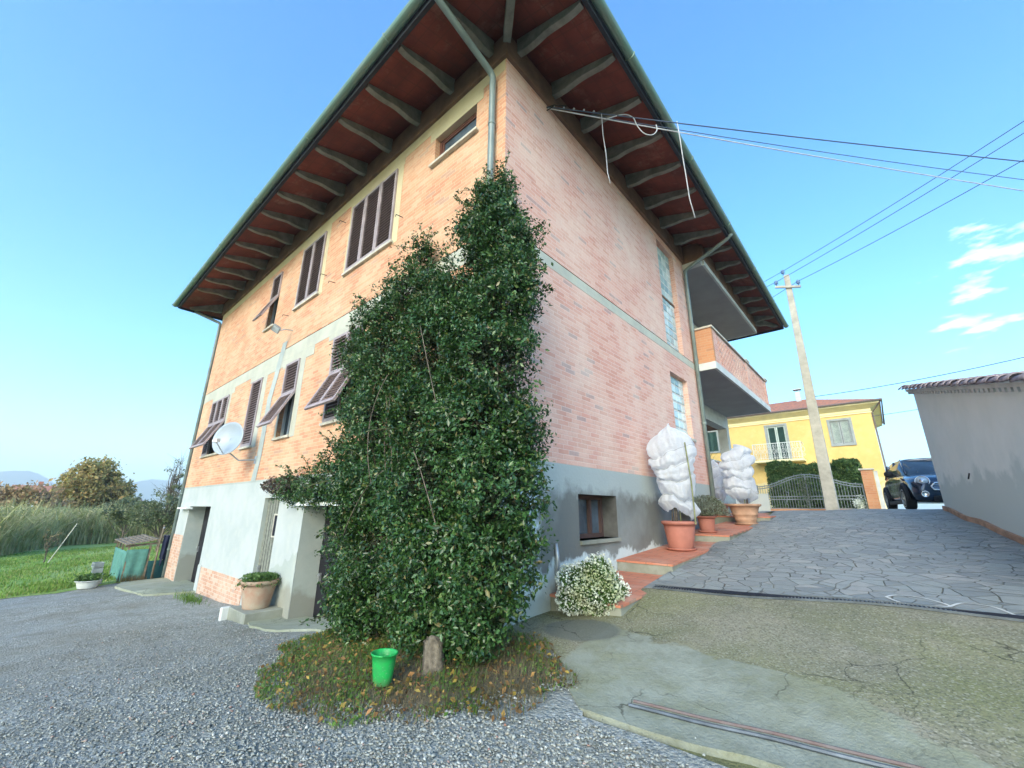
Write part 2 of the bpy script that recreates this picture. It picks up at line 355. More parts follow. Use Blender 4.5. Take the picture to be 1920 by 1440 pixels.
def gravel():
    t=NT('gravel'); v=t.new('ShaderNodeTexVoronoi'); v.inputs['Scale'].default_value=42; t.link(t.obj(),v.inputs['Vector'])
    v2=t.new('ShaderNodeTexVoronoi'); v2.inputs['Scale'].default_value=95; t.link(t.obj(),v2.inputs['Vector'])
    sc=t.new('ShaderNodeSeparateColor'); t.link(v.outputs['Color'],sc.inputs[0])
    c=t.ramp(sc.outputs[0],[(0,(.13,.14,.125)),(.3,(.25,.265,.245)),(.6,(.33,.345,.315)),(.85,(.29,.285,.25)),(1,(.52,.53,.49))])
    c=t.mix(c,(.22,.21,.16),t.math('MULTIPLY',t.ramp(t.noise(.55,detail=7,rough=.65),[(.46,0.),(.66,1.)]),.7))
    c=t.mix(c,(.26,.29,.29),t.math('MULTIPLY',t.ramp(t.noise(.35,detail=3),[(.4,1.),(.6,0.)]),.3))
    c=t.mix(c,(.17,.165,.125),t.math('MULTIPLY',t.ramp(t.noise(1.6,detail=8,rough=.72,dist=.5),[(.50,0.),(.68,1.)]),.75))
    t.color(c); t.rough(.85); h=t.math('ADD',t.math('SUBTRACT',1.,v.outputs['Distance']),t.math('MULTIPLY',v2.outputs['Distance'],.4))
    t.bump(h,.7,.02); return t.m
M['gravel']=gravel()
def grassy(name,c1,c2,c3):
    t=NT(name); c=t.mix(c1,c2,t.ramp(t.noise(3.5,detail=8,rough=.7),[(.4,0.),(.6,1.)])); c=t.mix(c,c3,t.math('MULTIPLY',t.ramp(t.noise(.25,detail=5),[(.45,0.),(.65,1.)]),.6))
    t.color(c); t.rough(.9); t.bump(t.noise(40,detail=5),.8,.04); return t.m
M['lawn']=grassy('lawn_turf',(.24,.36,.08),(.16,.28,.055),(.38,.42,.16))
M['field']=grassy('far_field',(.12,.15,.06),(.18,.18,.08),(.2,.17,.09))
M['hill']=grassy('wooded_hill',(.06,.09,.05),(.09,.11,.06),(.12,.12,.08))
M['bed']=grassy('bed_soil',(.13,.11,.07),(.17,.14,.09),(.12,.13,.06))
M['slab']=apron('door_slab',(.34,.36,.30),(.28,.30,.24),(.25,.27,.15),.5,crack=True,pebb=False)
def terrat():
    t=NT('terracotta_tiles'); b=t.new('ShaderNodeTexBrick'); t.link(t.obj(),b.inputs['Vector'])
    b.inputs['Scale'].default_value=1; b.inputs['Brick Width'].default_value=.31; b.inputs['Row Height'].default_value=.155; b.inputs['Mortar Size'].default_value=.006
    b.inputs['Color1'].default_value=(.50,.175,.105,1); b.inputs['Color2'].default_value=(.55,.225,.14,1); b.inputs['Mortar'].default_value=(.30,.17,.12,1)
    c=t.mix(b.outputs['Color'],(.55,.36,.28),t.math('MULTIPLY',t.ramp(t.noise(2,detail=6),[(.5,0.),(.7,1.)]),.6)); t.color(c); t.rough(.7); return t.m
M['tile']=terrat()
M['stepside']=plaster('step_side',(.30,.31,.26),(.20,.21,.17),(.40,.42,.38))
def fleece():
    t=NT('frost_fleece'); t.color(t.mix((.93,.93,.94),(.86,.88,.92),t.ramp(t.noise(7,detail=5),[(.4,0.),(.7,1.)]))); t.rough(.8)
    t.bump(t.noise(9,detail=8,rough=.65,dist=2.2),.8,.05)
    tr=t.new('ShaderNodeBsdfTranslucent'); tr.inputs['Color'].default_value=(.8,.85,.92,1); mx=t.new('ShaderNodeMixShader'); mx.inputs[0].default_value=.55
    t.link(t.b.outputs[0],mx.inputs[1]); t.link(tr.outputs[0],mx.inputs[2]); t.link(mx.outputs[0],t.n['Material Output'].inputs['Surface']); return t.m
M['fleece']=fleece()
M['bucket']=simple('bucket_green',(.015,.36,.075),.35,.06,5,spec=.5)
def bucketm():
    t=NT('bucket_green_used'); sp=t.new('ShaderNodeSeparateXYZ'); t.link(t.obj(),sp.inputs[0])
    c=t.mix((.015,.36,.075),(.03,.30,.08),t.ramp(t.noise(12,detail=6),[(.4,0.),(.6,1.)]))
    h=t.math('ADD',sp.outputs[2],t.math('MULTIPLY',t.noise(14,detail=6),.16)); c=t.mix(c,(.14,.13,.08),t.math('MULTIPLY',t.ramp(h,[(.08,1.),(.17,0.)]),.65))
    c=t.mix(c,(.20,.42,.22),t.math('MULTIPLY',t.ramp(t.noise(40,detail=4),[(.6,0.),(.7,1.)]),.5)); t.color(c); t.rough(.42); return t.m
M['bucket']=bucketm()
M['dish']=simple('dish_grey',(.33,.39,.45),.4,.05,2,spec=.5)
M['metal']=simple('metal_galv',(.45,.47,.48),.45,.1,8,metal=.6)
M['rust']=simple('rusty_steel',(.13,.085,.075),.8,.3,12,c2=(.19,.16,.15))
M['grate']=simple('drain_grate',(.12,.14,.16),.5,.2,8,metal=.5)
M['cable']=simple('cable_white',(.55,.57,.60),.6); M['cabled']=simple('cable_dark',(.09,.12,.18),.6)
M['pole']=simple('pole_concrete',(.46,.43,.36),.9,.12,4,bump=.3)
M['insul']=simple('insulator',(.15,.25,.45),.3,.1)
M['yellow']=plaster('yellow_wall',(.78,.55,.20),(.71,.49,.17),(.80,.60,.27),.2,1.6,(.74,.62,.34),bump=.12)
M['cream']=simple('cornice_cream',(.90,.80,.48),.8,.05,3)
M['greywall']=simple('window_surround_grey',(.34,.37,.36),.8,.08,4)
M['greenshut']=simple('shutter_green',(.045,.10,.085),.5,.1)
M['paleshut']=simple('shutter_pale',(.50,.58,.52),.6,.1)
M['garage']=plaster('garage_wall',(.78,.82,.79),(.72,.77,.74),(.80,.83,.79),-.9,.9,(.52,.60,.58),bump=.15)
M['iron']=simple('wrought_iron_grey',(.24,.28,.29),.5,.1,6,metal=.3)
M['hedge']=leafmat('hedge_leaves',[(0,(.04,.10,.04)),(.5,(.08,.17,.06)),(1,(.18,.27,.09))],.6,.3)
M['climb']=leafmat('climber_leaves',[(0,(.020,.055,.020)),(.4,(.034,.095,.026)),(.75,(.060,.145,.036)),(.93,(.12,.21,.06)),(1,(.22,.16,.07))],.34,.55,.18)
M['climbin']=leafmat('climber_inner_leaves',[(0,(.018,.03,.018)),(.7,(.03,.05,.022)),(1,(.07,.055,.03))],.6,.3,.1)  # inner layer, darker and browner than the outer leaves
M['climbred']=leafmat('climber_reddish',[(0,(.08,.05,.05)),(.6,(.12,.08,.07)),(1,(.09,.12,.05))],.35,.6,.15)
M['autumn']=leafmat('autumn_leaves',[(0,(.30,.29,.12)),(.5,(.46,.38,.16)),(1,(.58,.37,.16))],.7,.2,.35)
M['autumnr']=leafmat('autumn_red',[(0,(.45,.28,.17)),(.5,(.55,.36,.22)),(1,(.46,.37,.19))],.7,.2,.35)
M['greygreen']=leafmat('grey_green_leaves',[(0,(.13,.17,.10)),(.5,(.20,.23,.14)),(1,(.27,.28,.17))],.7,.2,.3)
M['reed']=leafmat('reed_leaves',[(0,(.33,.37,.18)),(.4,(.48,.49,.25)),(.75,(.62,.56,.33)),(1,(.70,.58,.36))],.7,.2,.35)
M['grass']=leafmat('grass_blades',[(0,(.07,.17,.03)),(.55,(.12,.24,.045)),(1,(.24,.28,.09))],.6,.3,.3)
M['lawnblade']=leafmat('lawn_blades',[(0,(.14,.27,.05)),(.5,(.24,.38,.08)),(.85,(.36,.42,.14)),(1,(.42,.38,.17))],.7,.2,.3)
M['dry']=leafmat('dry_stems',[(0,(.12,.10,.06)),(1,(.24,.19,.11))],.8,.2,.2)
M['litter']=leafmat('fallen_leaves',[(0,(.16,.08,.04)),(.5,(.28,.16,.07)),(.8,(.45,.33,.08)),(1,(.42,.20,.09))],.7,.2,.2)
M['flower']=leafmat('white_flowers',[(0,(.75,.80,.72)),(1,(.88,.9,.84))],.7,.2,.3)
M['lavender']=leafmat('silver_leaves',[(0,(.14,.17,.13)),(1,(.28,.31,.25))],.7,.2,.2)
M['potgreen']=leafmat('pot_greens',[(0,(.06,.14,.04)),(1,(.14,.24,.06))],.5,.4,.25)
M['netgreen']=simple('shade_net_green',(.10,.26,.22),.8,.1,9); M['netdark']=simple('shade_net_dark',(.012,.07,.075),.8,.1,9)
M['navy']=simple('navy_cloth',(.02,.025,.06),.8,.2,5)
M['crate']=simple('crate_plastic',(.26,.30,.30),.6)
def carpaint():
    t=NT('car_paint'); t.color((.012,.035,.075)); t.b.inputs['Metallic'].default_value=.45; t.rough(.22); t.b.inputs['Coat Weight'].default_value=1.0; t.b.inputs['Coat Roughness'].default_value=.04; return t.m
M['car']=carpaint(); M['blackpl']=simple('black_plastic',(.02,.02,.022),.6); M['rubber']=simple('tyre_rubber',(.02,.02,.02),.85)
def metalm(name,c,r): 
    t=NT(name); t.color(c); t.b.inputs['Metallic'].default_value=1; t.rough(r); return t.m
M['chrome']=metalm('chrome',(.8,.82,.84),.12); M['alloy']=metalm('alloy',(.55,.57,.6),.3)
M['lens']=glass('lamp_lens',(.35,.38,.40),.05); M['plate']=simple('number_plate',(.55,.65,.80),.5)
def stones():
    t=NT('gravel_stones'); a=t.new('ShaderNodeAttribute',attribute_name='rnd')
    t.color(t.ramp(a.outputs['Fac'],[(0,(.13,.14,.125)),(.35,(.25,.265,.245)),(.7,(.37,.385,.355)),(.9,(.28,.26,.21)),(.97,(.55,.56,.52)),(1,(.34,.18,.13))])); t.rough(.8); return t.m
M['stone']=stones()

# ------------------------------------------------------------------ terrain height
GX=[-60,-30,-20,-14,-10,-5,-2,0,.95,3,6,12,40]
GY=[-30,-8,-4,-2,-.5,.6,2,3.5,5,8,10,12,40]
GZ={-30:[-3.6,-3.2,-3.0,-2.95,-2.9,-2.7,-2.5,-2.4,-2.35,-2.3,-2.2,-2.1,-2.0],
 -8:[-3.6,-3.2,-3.0,-2.9,-2.8,-2.6,-2.4,-2.3,-2.25,-2.2,-2.1,-2.0,-1.8],
 -4:[-3.6,-3.15,-2.95,-2.82,-2.72,-2.5,-2.24,-2.14,-2.1,-2.07,-2.0,-1.9,-1.7],
 -2:[-3.6,-3.1,-2.9,-2.76,-2.69,-2.46,-2.13,-1.98,-1.96,-1.98,-1.95,-1.85,-1.6],
 -.5:[-3.6,-3.05,-2.85,-2.72,-2.68,-2.46,-2.09,-1.84,-1.84,-1.87,-1.85,-1.75,-1.5],
   .6:[-3.6,-3.05,-2.85,-2.72,-2.68,-2.46,-2.09,-1.76,-1.69,-1.68,-1.68,-1.6,-1.4],
 2:[-3.6,-3.05,-2.85,-2.72,-2.68,-2.46,-2.1,-1.66,-1.46,-1.44,-1.44,-1.4,-1.2],
 3.5:[-3.6,-3.05,-2.85,-2.72,-2.68,-2.46,-2.1,-1.52,-1.29,-1.27,-1.27,-1.2,-1.1],
 5:[-3.6,-3.05,-2.85,-2.72,-2.68,-2.46,-2.1,-1.35,-1.12,-1.09,-1.09,-1.05,-1.],
 8:[-3.6,-3.05,-2.85,-2.72,-2.68,-2.46,-2.,-1.05,-.86,-.76,-.74,-.74,-.7],
 10:[-3.6,-3.05,-2.85,-2.72,-2.6,-2.3,-1.6,-.75,-.62,-.53,-.52,-.52,-.55],
 12:[-3.6,-3.05,-2.85,-2.6,-2.2,-1.6,-1.,-.62,-.58,-.56,-.56,-.56,-.6],
 40:[-3.6,-3.05,-2.6,-2.2,-1.8,-1.2,-.8,-.6,-.58,-.58,-.58,-.58,-.6]}
GT=np.array([GZ[y] for y in GY])
def _sm(t): return t*t*(3-2*t)*.5+t*.5
def g(x,y):
    x=min(max(x,-60),40); y=min(max(y,-30),40)
    i=max(k for k in range(len(GX)-1) if GX[k]<=x); j=max(k for k in range(len(GY)-1) if GY[k]<=y)
    u=_sm((x-GX[i])/(GX[i+1]-GX[i])); v=_sm((y-GY[j])/(GY[j+1]-GY[j]))
    z=GT[j,i]*(1-u)*(1-v)+GT[j,i+1]*u*(1-v)+GT[j+1,i]*(1-u)*v+GT[j+1,i+1]*u*v
    return z+.008*math.sin(x*3.1+1.3*math.sin(y*2.2))+.006*math.sin(y*4.3+x*1.7)
def far(x,y):
    r=max(-60-x,x-40,-30-y,y-40,0); return g(x,y)-min(r*.02,2.0)

def rough_poly(pts,step=.35,amp=.05,seed=1):
    r=random.Random(seed); out=[]
    for i,p in enumerate(pts):
        q=pts[(i+1)%len(pts)]; L=math.hypot(q[0]-p[0],q[1]-p[1]); n=max(1,int(L/step))
        for k in range(n):
            t=k/n; out.append((p[0]+(q[0]-p[0])*t+(r.uniform(-amp,amp) if k else 0),p[1]+(q[1]-p[1])*t+(r.uniform(-amp,amp) if k else 0)))
    return out
def sheet(name,poly,off,step,mat,thick=0):
    xs=[p[0] for p in poly]; ys=[p[1] for p in poly]; vs=[Vector(p) for p in poly]; n=len(vs)
    ed=[(i,(i+1)%n) for i in range(n)]
    x=min(xs)+step/2
    while x<max(xs):
        y=min(ys)+step/2
        while y<max(ys):
            vs.append(Vector((x,y))); y+=step
        x+=step
    r=delaunay_2d_cdt(vs,ed,[list(range(n))],1,1e-5)
    mb=MB(); mb.add([(v.x,v.y,g(v.x,v.y)+off) for v in r[0]],[tuple(f) for f in r[2]])
    if thick:
        b=[(p[0],p[1],g(*p)+off) for p in poly]; c=[(p[0],p[1],g(*p)+off-thick) for p in poly]
        mb.add(b+c,[(i,(i+1)%n,n+(i+1)%n,n+i) for i in range(n)])
    o=mb.build(name,mat,smooth=False); o['kind']='structure'
    for f in o.data.polygons:
        pass
    import bmesh
    bm=bmesh.new(); bm.from_mesh(o.data)
    for f in bm.faces:
        if abs(f.normal.z)>.5 and f.normal.z<0: f.normal_flip()
        f.smooth=abs(f.normal.z)>.5
    bm.to_mesh(o.data); bm.free()
    return o

def arange(a,b,s): return list(np.arange(a,b+1e-6,s))
XS=[-4000,-1500,-700,-300,-150,-90]+arange(-60,-16,4)+arange(-14,8,.5)+[10,14,20,30,40,80,200,700,2000,4000]
YS=[-4000,-1500,-500,-150,-60]+arange(-30,-10,5)+arange(-8,12,.5)+[14,18,24,32,40,80,200,700,2000,4000]
mb=MB(); nx=len(XS); mb.v=[(x,y,far(x,y)-.035) for y in YS for x in XS]
mb.f=[(j*nx+i,j*nx+i+1,(j+1)*nx+i+1,(j+1)*nx+i) for j in range(len(YS)-1) for i in range(nx-1)]
# no ground inside the house: the cellar floor lies at the yard's level there
mb.build('ground',M['field'],smooth=True,kind='structure')
gy=rough_poly([(-13.6,-9),(9,-9),(9,-.9),(4.0,-.66),(1.95,-.76),(1.5,-.8),(.9,.2),(.0,.15),(-.05,.3),(-14.2,.3),(-14.3,-1.1),(-13.6,-2.3)],.5,.04,3)
sheet('gravel_yard',gy,-.012,.3,M['gravel'])
lw=rough_poly([(-13.55,-12),(-13.5,-2.35),(-14.25,-1.1),(-14.6,8),(-30,14),(-44,10),(-44,-16),(-30,-22)],.8,.10,4)
sheet('lawn',lw,.0,.8,M['lawn'])
dr=[(.80,1.72),(1.6,1.84),(3.2,2.06),(4.6,2.17),(8,2.3),(8,12),(11,13),(11,18.6),(-6,18.6),(-3.5,12),(.6,11.5),(.80,8.4),(.72,5)]
sheet('driveway',dr,.004,.35,M['slate'])
ap=rough_poly([(-.05,.05),(-.05,1.9),(.9,1.72),(1.6,1.83),(3.2,2.04),(4.6,2.15),(8,2.28),(8,-1.0),(4.2,-.62),(2.75,-.62),(1.9,-.72),(1.45,-.75),(1.15,-.5),(.75,-.1)],.25,.035,5)
sheet('concrete_apron',ap,.0,.3,M['apron'],thick=.05)
sl=[(-14.05,-1.0),(-13.2,-1.25),(-10.9,-1.0),(-10.55,.02),(-10.7,.3),(-14.05,.3)]
sheet('door_slab',sl,.03,.4,M['slab'],thick=.06)
s2=rough_poly([(-5.5,-.55),(-4.9,-.62),(-2.6,-.5),(-2.6,.3),(-5.4,.3)],.3,.05,8)
sheet('threshold_slab',s2,.02,.3,M['slab'],thick=.04)
bd=rough_poly([(-1.9,-1.2),(-1.15,-1.6),(-.5,-1.8),(.15,-1.7),(.62,-1.42),(1.1,-.92),(1.22,-.5),(.75,-.2),(.1,0),(-2.6,.0),(-2.4,-.8)],.10,.085,9)
sheet('planting_bed',bd,-.004,.25,M['bed'])
# ------------------------------------------------------------------ the brick house
LA=14.09; LBY=14.1; ZT=6.2; YR=7.55; XR=-1.0
house=setp(empty('brick_house',(0,0,-1.7)),'two storey brick house with wide terracotta eaves above a plastered cellar floor','house')
HO=Vector((0,0,-1.7))
def hp(mbx,name,mat,smooth=False,bevel=0,parent=None,label=None,sub=0):
    """a part given in world coordinates; house parts hang from the Empty at the corner's foot"""
    mbx.v=[(x,y,z+1.7) for x,y,z in mbx.v]
    o=mbx.build(name,mat,house if parent is None else parent,smooth,bevel,sub=sub)
    if label: o['label']=label
    return o
def objshift(m):  # object coordinates are 1.7 above world, harmless for the patterns
    return m
def wallmb(mb,axis,const,u0,u1,z0,z1,holes,inn,):
    """inn: signed thickness direction; holes (a,b,c,d,depth)"""
    us=sorted({u0,u1,*[h[0] for h in holes],*[h[1] for h in holes]}); zs=sorted({z0,z1,*[h[2] for h in holes],*[h[3] for h in holes]})
    P=(lambda u,w,z:(u,const+w,z)) if axis=='y' else (lambda u,w,z:(const+w,u,z))
    for a,b in zip(us,us[1:]):
        for c,d in zip(zs,zs[1:]):
            m=((a+b)/2,(c+d)/2)
            if any(h[0]<m[0]<h[1] and h[2]<m[1]<h[3] for h in holes): continue
            mb.quad(P(a,0,c),P(b,0,c),P(b,0,d),P(a,0,d))
    for a,b,c,d,dep in holes:
        w=inn*dep
        mb.quad(P(a,0,c),P(a,w,c),P(a,w,d),P(a,0,d)); mb.quad(P(b,0,c),P(b,0,d),P(b,w,d),P(b,w,c))
        mb.quad(P(a,0,d),P(a,w,d),P(b,w,d),P(b,0,d)); mb.quad(P(a,0,c),P(b,0,c),P(b,w,c),P(a,w,c))
    return mb
# openings on the yard side (x0,x1,z0,z1)
W_small=(-1.70,-.64,5.2,5.78); W2=(-4.57,-2.85,4.17,5.84); W3=(-7.07,-5.82,4.17,5.84); W4=(-9.05,-8.43,4.15,5.78)
L1=(-12.8,-11.12,.92,2.66); L2=(-9.2,-8.45,.88,2.66); L3=(-6.95,-6.2,.9,2.66); L4=(-4.62,-3.45,.95,2.7)
mbx=MB(); wallmb(mbx,'y',0,-LA,0,3.15,ZT,[(*W_small,.28)]+[(*w,.16) for w in (W2,W3,W4)],1)
wallmb(mbx,'y',0,-LA,0,0,2.82,[(*w,.16) for w in (L1,L2,L3,L4)],1)
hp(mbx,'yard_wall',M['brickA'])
T1=(5.68,6.78,3.15,6.03); T2=(5.66,6.76,1.02,2.47)
mbx=MB(); wallmb(mbx,'x',0,.0,YR,3.15,ZT,[(*T1,.16)],-1); wallmb(mbx,'x',0,0,YR,0,2.95,[(*T2,.16)],-1)
mbx.quad((0,YR,0),(XR,YR,0),(XR,YR,ZT),(0,YR,ZT))
# set-back wall behind the balcony and over the porch
wallmb(mbx,'x',XR,YR,LBY,3.1,6.0,[(8.2,9.5,3.1,5.55,.12),(11.2,12.6,3.1,5.55,.12)],-1)
wallmb(mbx,'x',XR,YR,LBY-.32,0,1.0,[],-1)
mbx.quad((XR-.22,YR,0),(XR-.22,LBY-.32,0),(XR-.22,LBY-.32,1),(XR-.22,YR,1))
hp(mbx,'driveway_wall',M['brickB'])
mbx=MB(); wallmb(mbx,'x',-LA,0,LBY,0,ZT,[],1); wallmb(mbx,'y',LBY,-LA,-4.2,0,ZT,[],-1); wallmb(mbx,'y',LBY,-4.2,XR,2.45,ZT,[],-1)
mbx.quad((-4.2,LBY,0),(-4.2,7.9,0),(-4.2,7.9,2.45),(-4.2,LBY,2.45)); mbx.quad((-4.2,7.9,0),(XR,7.9,0),(XR,7.9,2.45),(-4.2,7.9,2.45))
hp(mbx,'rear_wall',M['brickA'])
mbx=MB(); mbx.box(-4.2,XR-.01,7.9,LBY-.01,2.45,2.5); hp(mbx,'porch_ceiling',simple('porch_ceiling',(.30,.16,.11),.8))
mbx=MB(); mbx.box(-4.2,XR,7.6,LBY,-.08,0); hp(mbx,'porch_floor',M['tile'])
# concrete floor bands and lintels
mbx=MB(); mbx.box(-LA+.01,-.0,-.004,.10,2.82,3.13); mbx.box(-.10,.004,0.0,YR,2.95,3.13); hp(mbx,'floor_band',M['conc'])
mbx=MB(); mbx.box(-LA+.02,0,.012,.1,3.13,3.15); mbx.box(-.1,-.012,0,YR,3.13,3.15); hp(mbx,'band_shade_line',M['dark'])  # shade under the overhanging brick, put in as a dark strip
mbx=MB(); mbx.box(-LA,-.02,-.005,.05,5.98,ZT); mbx.box(W2[0]-.15,W2[1]+.2,-.004,.0,5.84,5.98)
for w in (W2,W3): mbx.box(w[1],w[1]+.18,-.006,.0,4.1,5.84); mbx.box(w[0]-.12,w[0],-.006,.0,4.1,5.84)
mbx.box(W_small[0]-.15,W_small[1]+.15,-.006,.0,5.78,5.98)
mbx.box(W3[0]-.12,W3[1]+.18,-.007,.0,5.84,5.98)
hp(mbx,'ochre_lintel_band',M['concY'])
mbx=MB()
for (a,b,c,d),w,s in (((-12.95,-10.75,2.66,2.815),L1,.14),((-9.45,-7.2,2.66,2.815),L2,.28),((-7.2,-5.55,2.60,2.815),L3,.26),((-4.9,-2.9,2.7,2.815),L4,0)):
    mbx=MB(); mbx.box(a,b,-.007,.0,c,d)
    if s: mbx.box(w[1],w[1]+s,-.007,.0,w[2]-.05,c); mbx.box(w[0]-.1,w[0],-.007,.0,w[2]-.05,c)
    hp(mbx,'concrete_window_surround',M['conc'])
mbx=MB()   # the repaired chase running down from the flood light
pth=[(-7.35,3.35),(-7.55,2.6),(-7.75,1.9),(-7.75,1.2),(-7.75,.6),(-7.85,.0)]
for (a,z1),(b,z0) in zip(pth,pth[1:]): mbx.quad((a-.13,-.009,z1),(b-.16,-.009,z0),(b+.14,-.009,z0),(a+.15,-.009,z1))
hp(mbx,'cement_repair_strip',M['cement'])
# cellar storey
D1=(-12.95,-10.78,-2.9,-.58); D2=(-6.94,-6.12,-2.9,-.40); D3=(-4.95,-3.0,-2.9,-.55)
mbx=MB(); wallmb(mbx,'y',0,-LA,0,-3,-.0,[(*D1,.0),(*D2,.0),(*D3,.0)],1); hp(mbx,'yard_plinth',M['plasterA'])
for a,b,c,d in (D1,D2,D3):
    w=.45; mbx=MB()
    mbx.quad((a,0,c),(a,w,c),(a,w,d),(a,0,d)); mbx.quad((b,0,c),(b,0,d),(b,w,d),(b,w,c)); mbx.quad((a,0,d),(a,w,d),(b,w,d),(b,0,d))
    hp(mbx,'doorway_reveal',M['reveal'])
CW=(1.60,2.70,-1.0,-.385)
mbx=MB(); wallmb(mbx,'x',0,0,YR,-3,0,[(*CW,.0)],-1); mbx.quad((0,YR,-3),(XR,YR,-3),(XR,YR,0),(0,YR,0)); wallmb(mbx,'x',XR,YR,LBY,-2,0,[],-1)
hp(mbx,'driveway_plinth',M['plasterB'])
mbx=MB(); a,b,c,d=CW; w=-.28
mbx.quad((0,a,c),(w,a,c),(w,a,d),(0,a,d)); mbx.quad((0,b,c),(0,b,d),(w,b,d),(w,b,c)); mbx.quad((0,a,d),(w,a,d),(w,b,d),(0,b,d)); mbx.quad((0,a,c),(0,b,c),(w,b,c),(w,a,c))
hp(mbx,'cellar_window_reveal',simple('reveal_brown',(.10,.10,.095),.9,.2,5))
mbx=MB(); wallmb(mbx,'x',-LA,0,LBY,-3,0,[],1); wallmb(mbx,'y',LBY,-LA,0,-3,0,[],-1); hp(mbx,'rear_plinth',M['plasterA'])
mbx=MB(); mbx.box(-10.5,-7.35,-.014,.02,-2.75,-2.08); hp(mbx,'lower_brick_facing',M['brickC']); mbx=MB(); mbx.box(-14.10,-12.98,-.013,.02,-2.9,-1.42); hp(mbx,'lower_brick_facing',M['brickC'])
mbx=MB(); mbx.box(-10.78,-10.52,-.02,.0,-2.75,-2.05); hp(mbx,'door_side_render',M['plasterA'])
mbx=MB(); rq=random.Random(3); nn=12; up=[(-6.1+1.15*k/nn,-1.75+.35*k/nn+rq.uniform(-.07,.07)) for k in range(nn+1)]
mbx.add([(x,-.007,z) for x,z in up]+[(x,-.007,-2.75) for x,z in up],[(k+nn+1,k+nn+2,k+1,k) for k in range(nn)]); hp(mbx,'rough_render_patch',M['reveal'])
# cellar doors
def door(name,d,y,mat,planks=0,win=False,label=None,frac=1.0):
    x0,x1,z0,z1=d; m=MB(); m.box(x0,x1,y,y+.06,z0,z1); f=hp(m,name,mat,label=label)
    if planks:
        m=MB(); w=(x1-x0)/planks
        for k in range(1,planks): m.box(x0+k*w-.006,x0+k*w+.006,y-.003,y+.001,z0,z1)
        hp(m,'plank_joint',M['dark'],parent=f)
    if win:
        m=MB(); m.box(x1-.30,x1-.10,y-.02,y-.001,z1-.75,z1-.35); o=hp(m,'pane',M['dark'],parent=f)
        m=MB()
        for q in ((x1-.33,x1-.30,z1-.78,z1-.32),(x1-.10,x1-.07,z1-.78,z1-.32)): m.box(q[0],q[1],y-.03,y-.001,q[2],q[3])
        m.box(x1-.30,x1-.10,y-.03,y-.001,z1-.35,z1-.32); m.box(x1-.30,x1-.10,y-.03,y-.001,z1-.78,z1-.75); hp(m,'pane_frame',M['sill'],parent=f)
    m=MB(); m.box(x0+.1,x0+.13,y-.05,y,z0+1.0,z0+1.16); m.box(x0+.1,x0+.2,y-.07,y-.05,z0+1.12,z0+1.14); hp(m,'handle',M['metal'],parent=f)
    return f
door('cellar_door',(D1[0],D1[1],-2.9,D1[3]),.42,M['doordark'],0,label='dark cellar door at the far end doorway')
door('plank_door',(D2[0],D2[1],-2.9,D2[3]),.085,M['doorwood'],6,True,label='weathered grey plank door with a small pane')
door('cellar_door',(D3[0],D3[1],-2.9,D3[3]),.43,M['doordark'],4,label='dark cellar door half hidden by the climber')
mbx=MB(); mbx.box(D3[0]-.05,D3[1]+.1,-.14,.1,-.56,-.50); hp(mbx,'stone_canopy',M['white']); mbx=MB(); mbx.box(D1[0]-.75,D1[0]+.35,-.16,.0,-.66,-.61); hp(mbx,'stone_canopy',M['white'])

# shuttered windows
def slats(m,x0,x1,z0,z1,y,step=.066,tilt=.02):
    z=z0+step*.4
    while z<z1-.02:
        m.add([(x0,y,z+.03),(x1,y,z+.03),(x1,y-.022,z),(x0,y-.022,z),(x0,y+.006,z+.03),(x1,y+.006,z+.03),(x1,y-.016,z),(x0,y-.016,z)],[(0,3,2,1),(4,5,6,7),(3,7,6,2),(0,1,5,4)]); z+=step
def leaf_frame(x0,x1,z0,z1,y,t=.055):
    m=MB(); m.box(x0,x0+t,y-.035,y+.01,z0,z1); m.box(x1-t,x1,y-.035,y+.01,z0,z1); m.box(x0+t,x1-t,y-.033,y+.01,z1-t,z1); m.box(x0+t,x1-t,y-.033,y+.01,z0,z0+t*1.3); return m
def shutter(x0,x1,z0,z1,parent,y=-.004,frame='shframe',lab=None):
    f=hp(leaf_frame(x0,x1,z0,z1,y),'shutter',M[frame],parent=parent,label=lab)
    m=MB(); slats(m,x0+.055,x1-.055,z0+.07,z1-.055,y-.004); s=hp(m,'louvres',M['shutter'],parent=f); m=MB(); m.box(x0+.05,x1-.05,y+.013,y+.018,z0+.05,z1-.05); hp(m,'shutter_back',M['shback'],parent=f)
    return f
def flap(x0,x1,ztop,L,ang,parent,split=1):
    """the lower half of a shutter hinged at its top edge and pushed out"""
    f=leaf_frame(x0,x1,-L,0,0); s=MB(); slats(s,x0+.055,x1-.055,-L+.07,-.055,-.004)
    if split==2:
        xm=(x0+x1)/2; f.box(xm-.05,xm+.05,-.034,.01,-L+.08,-.06)
    c,sn=math.cos(ang),math.sin(ang)
    def rot(m): m.v=[(x,y*c-(-z)*sn-.02,ztop+z*c-y*sn) for x,y,z in m.v]; return m
    s.box(x0+.055,x1-.055,.006,.012,-L+.07,-.055); fr=hp(rot(f),'tilted_shutter_flap',M['shframe'],parent=parent); hp(rot(s),'louvres',M['shutter'],parent=fr)
    return fr
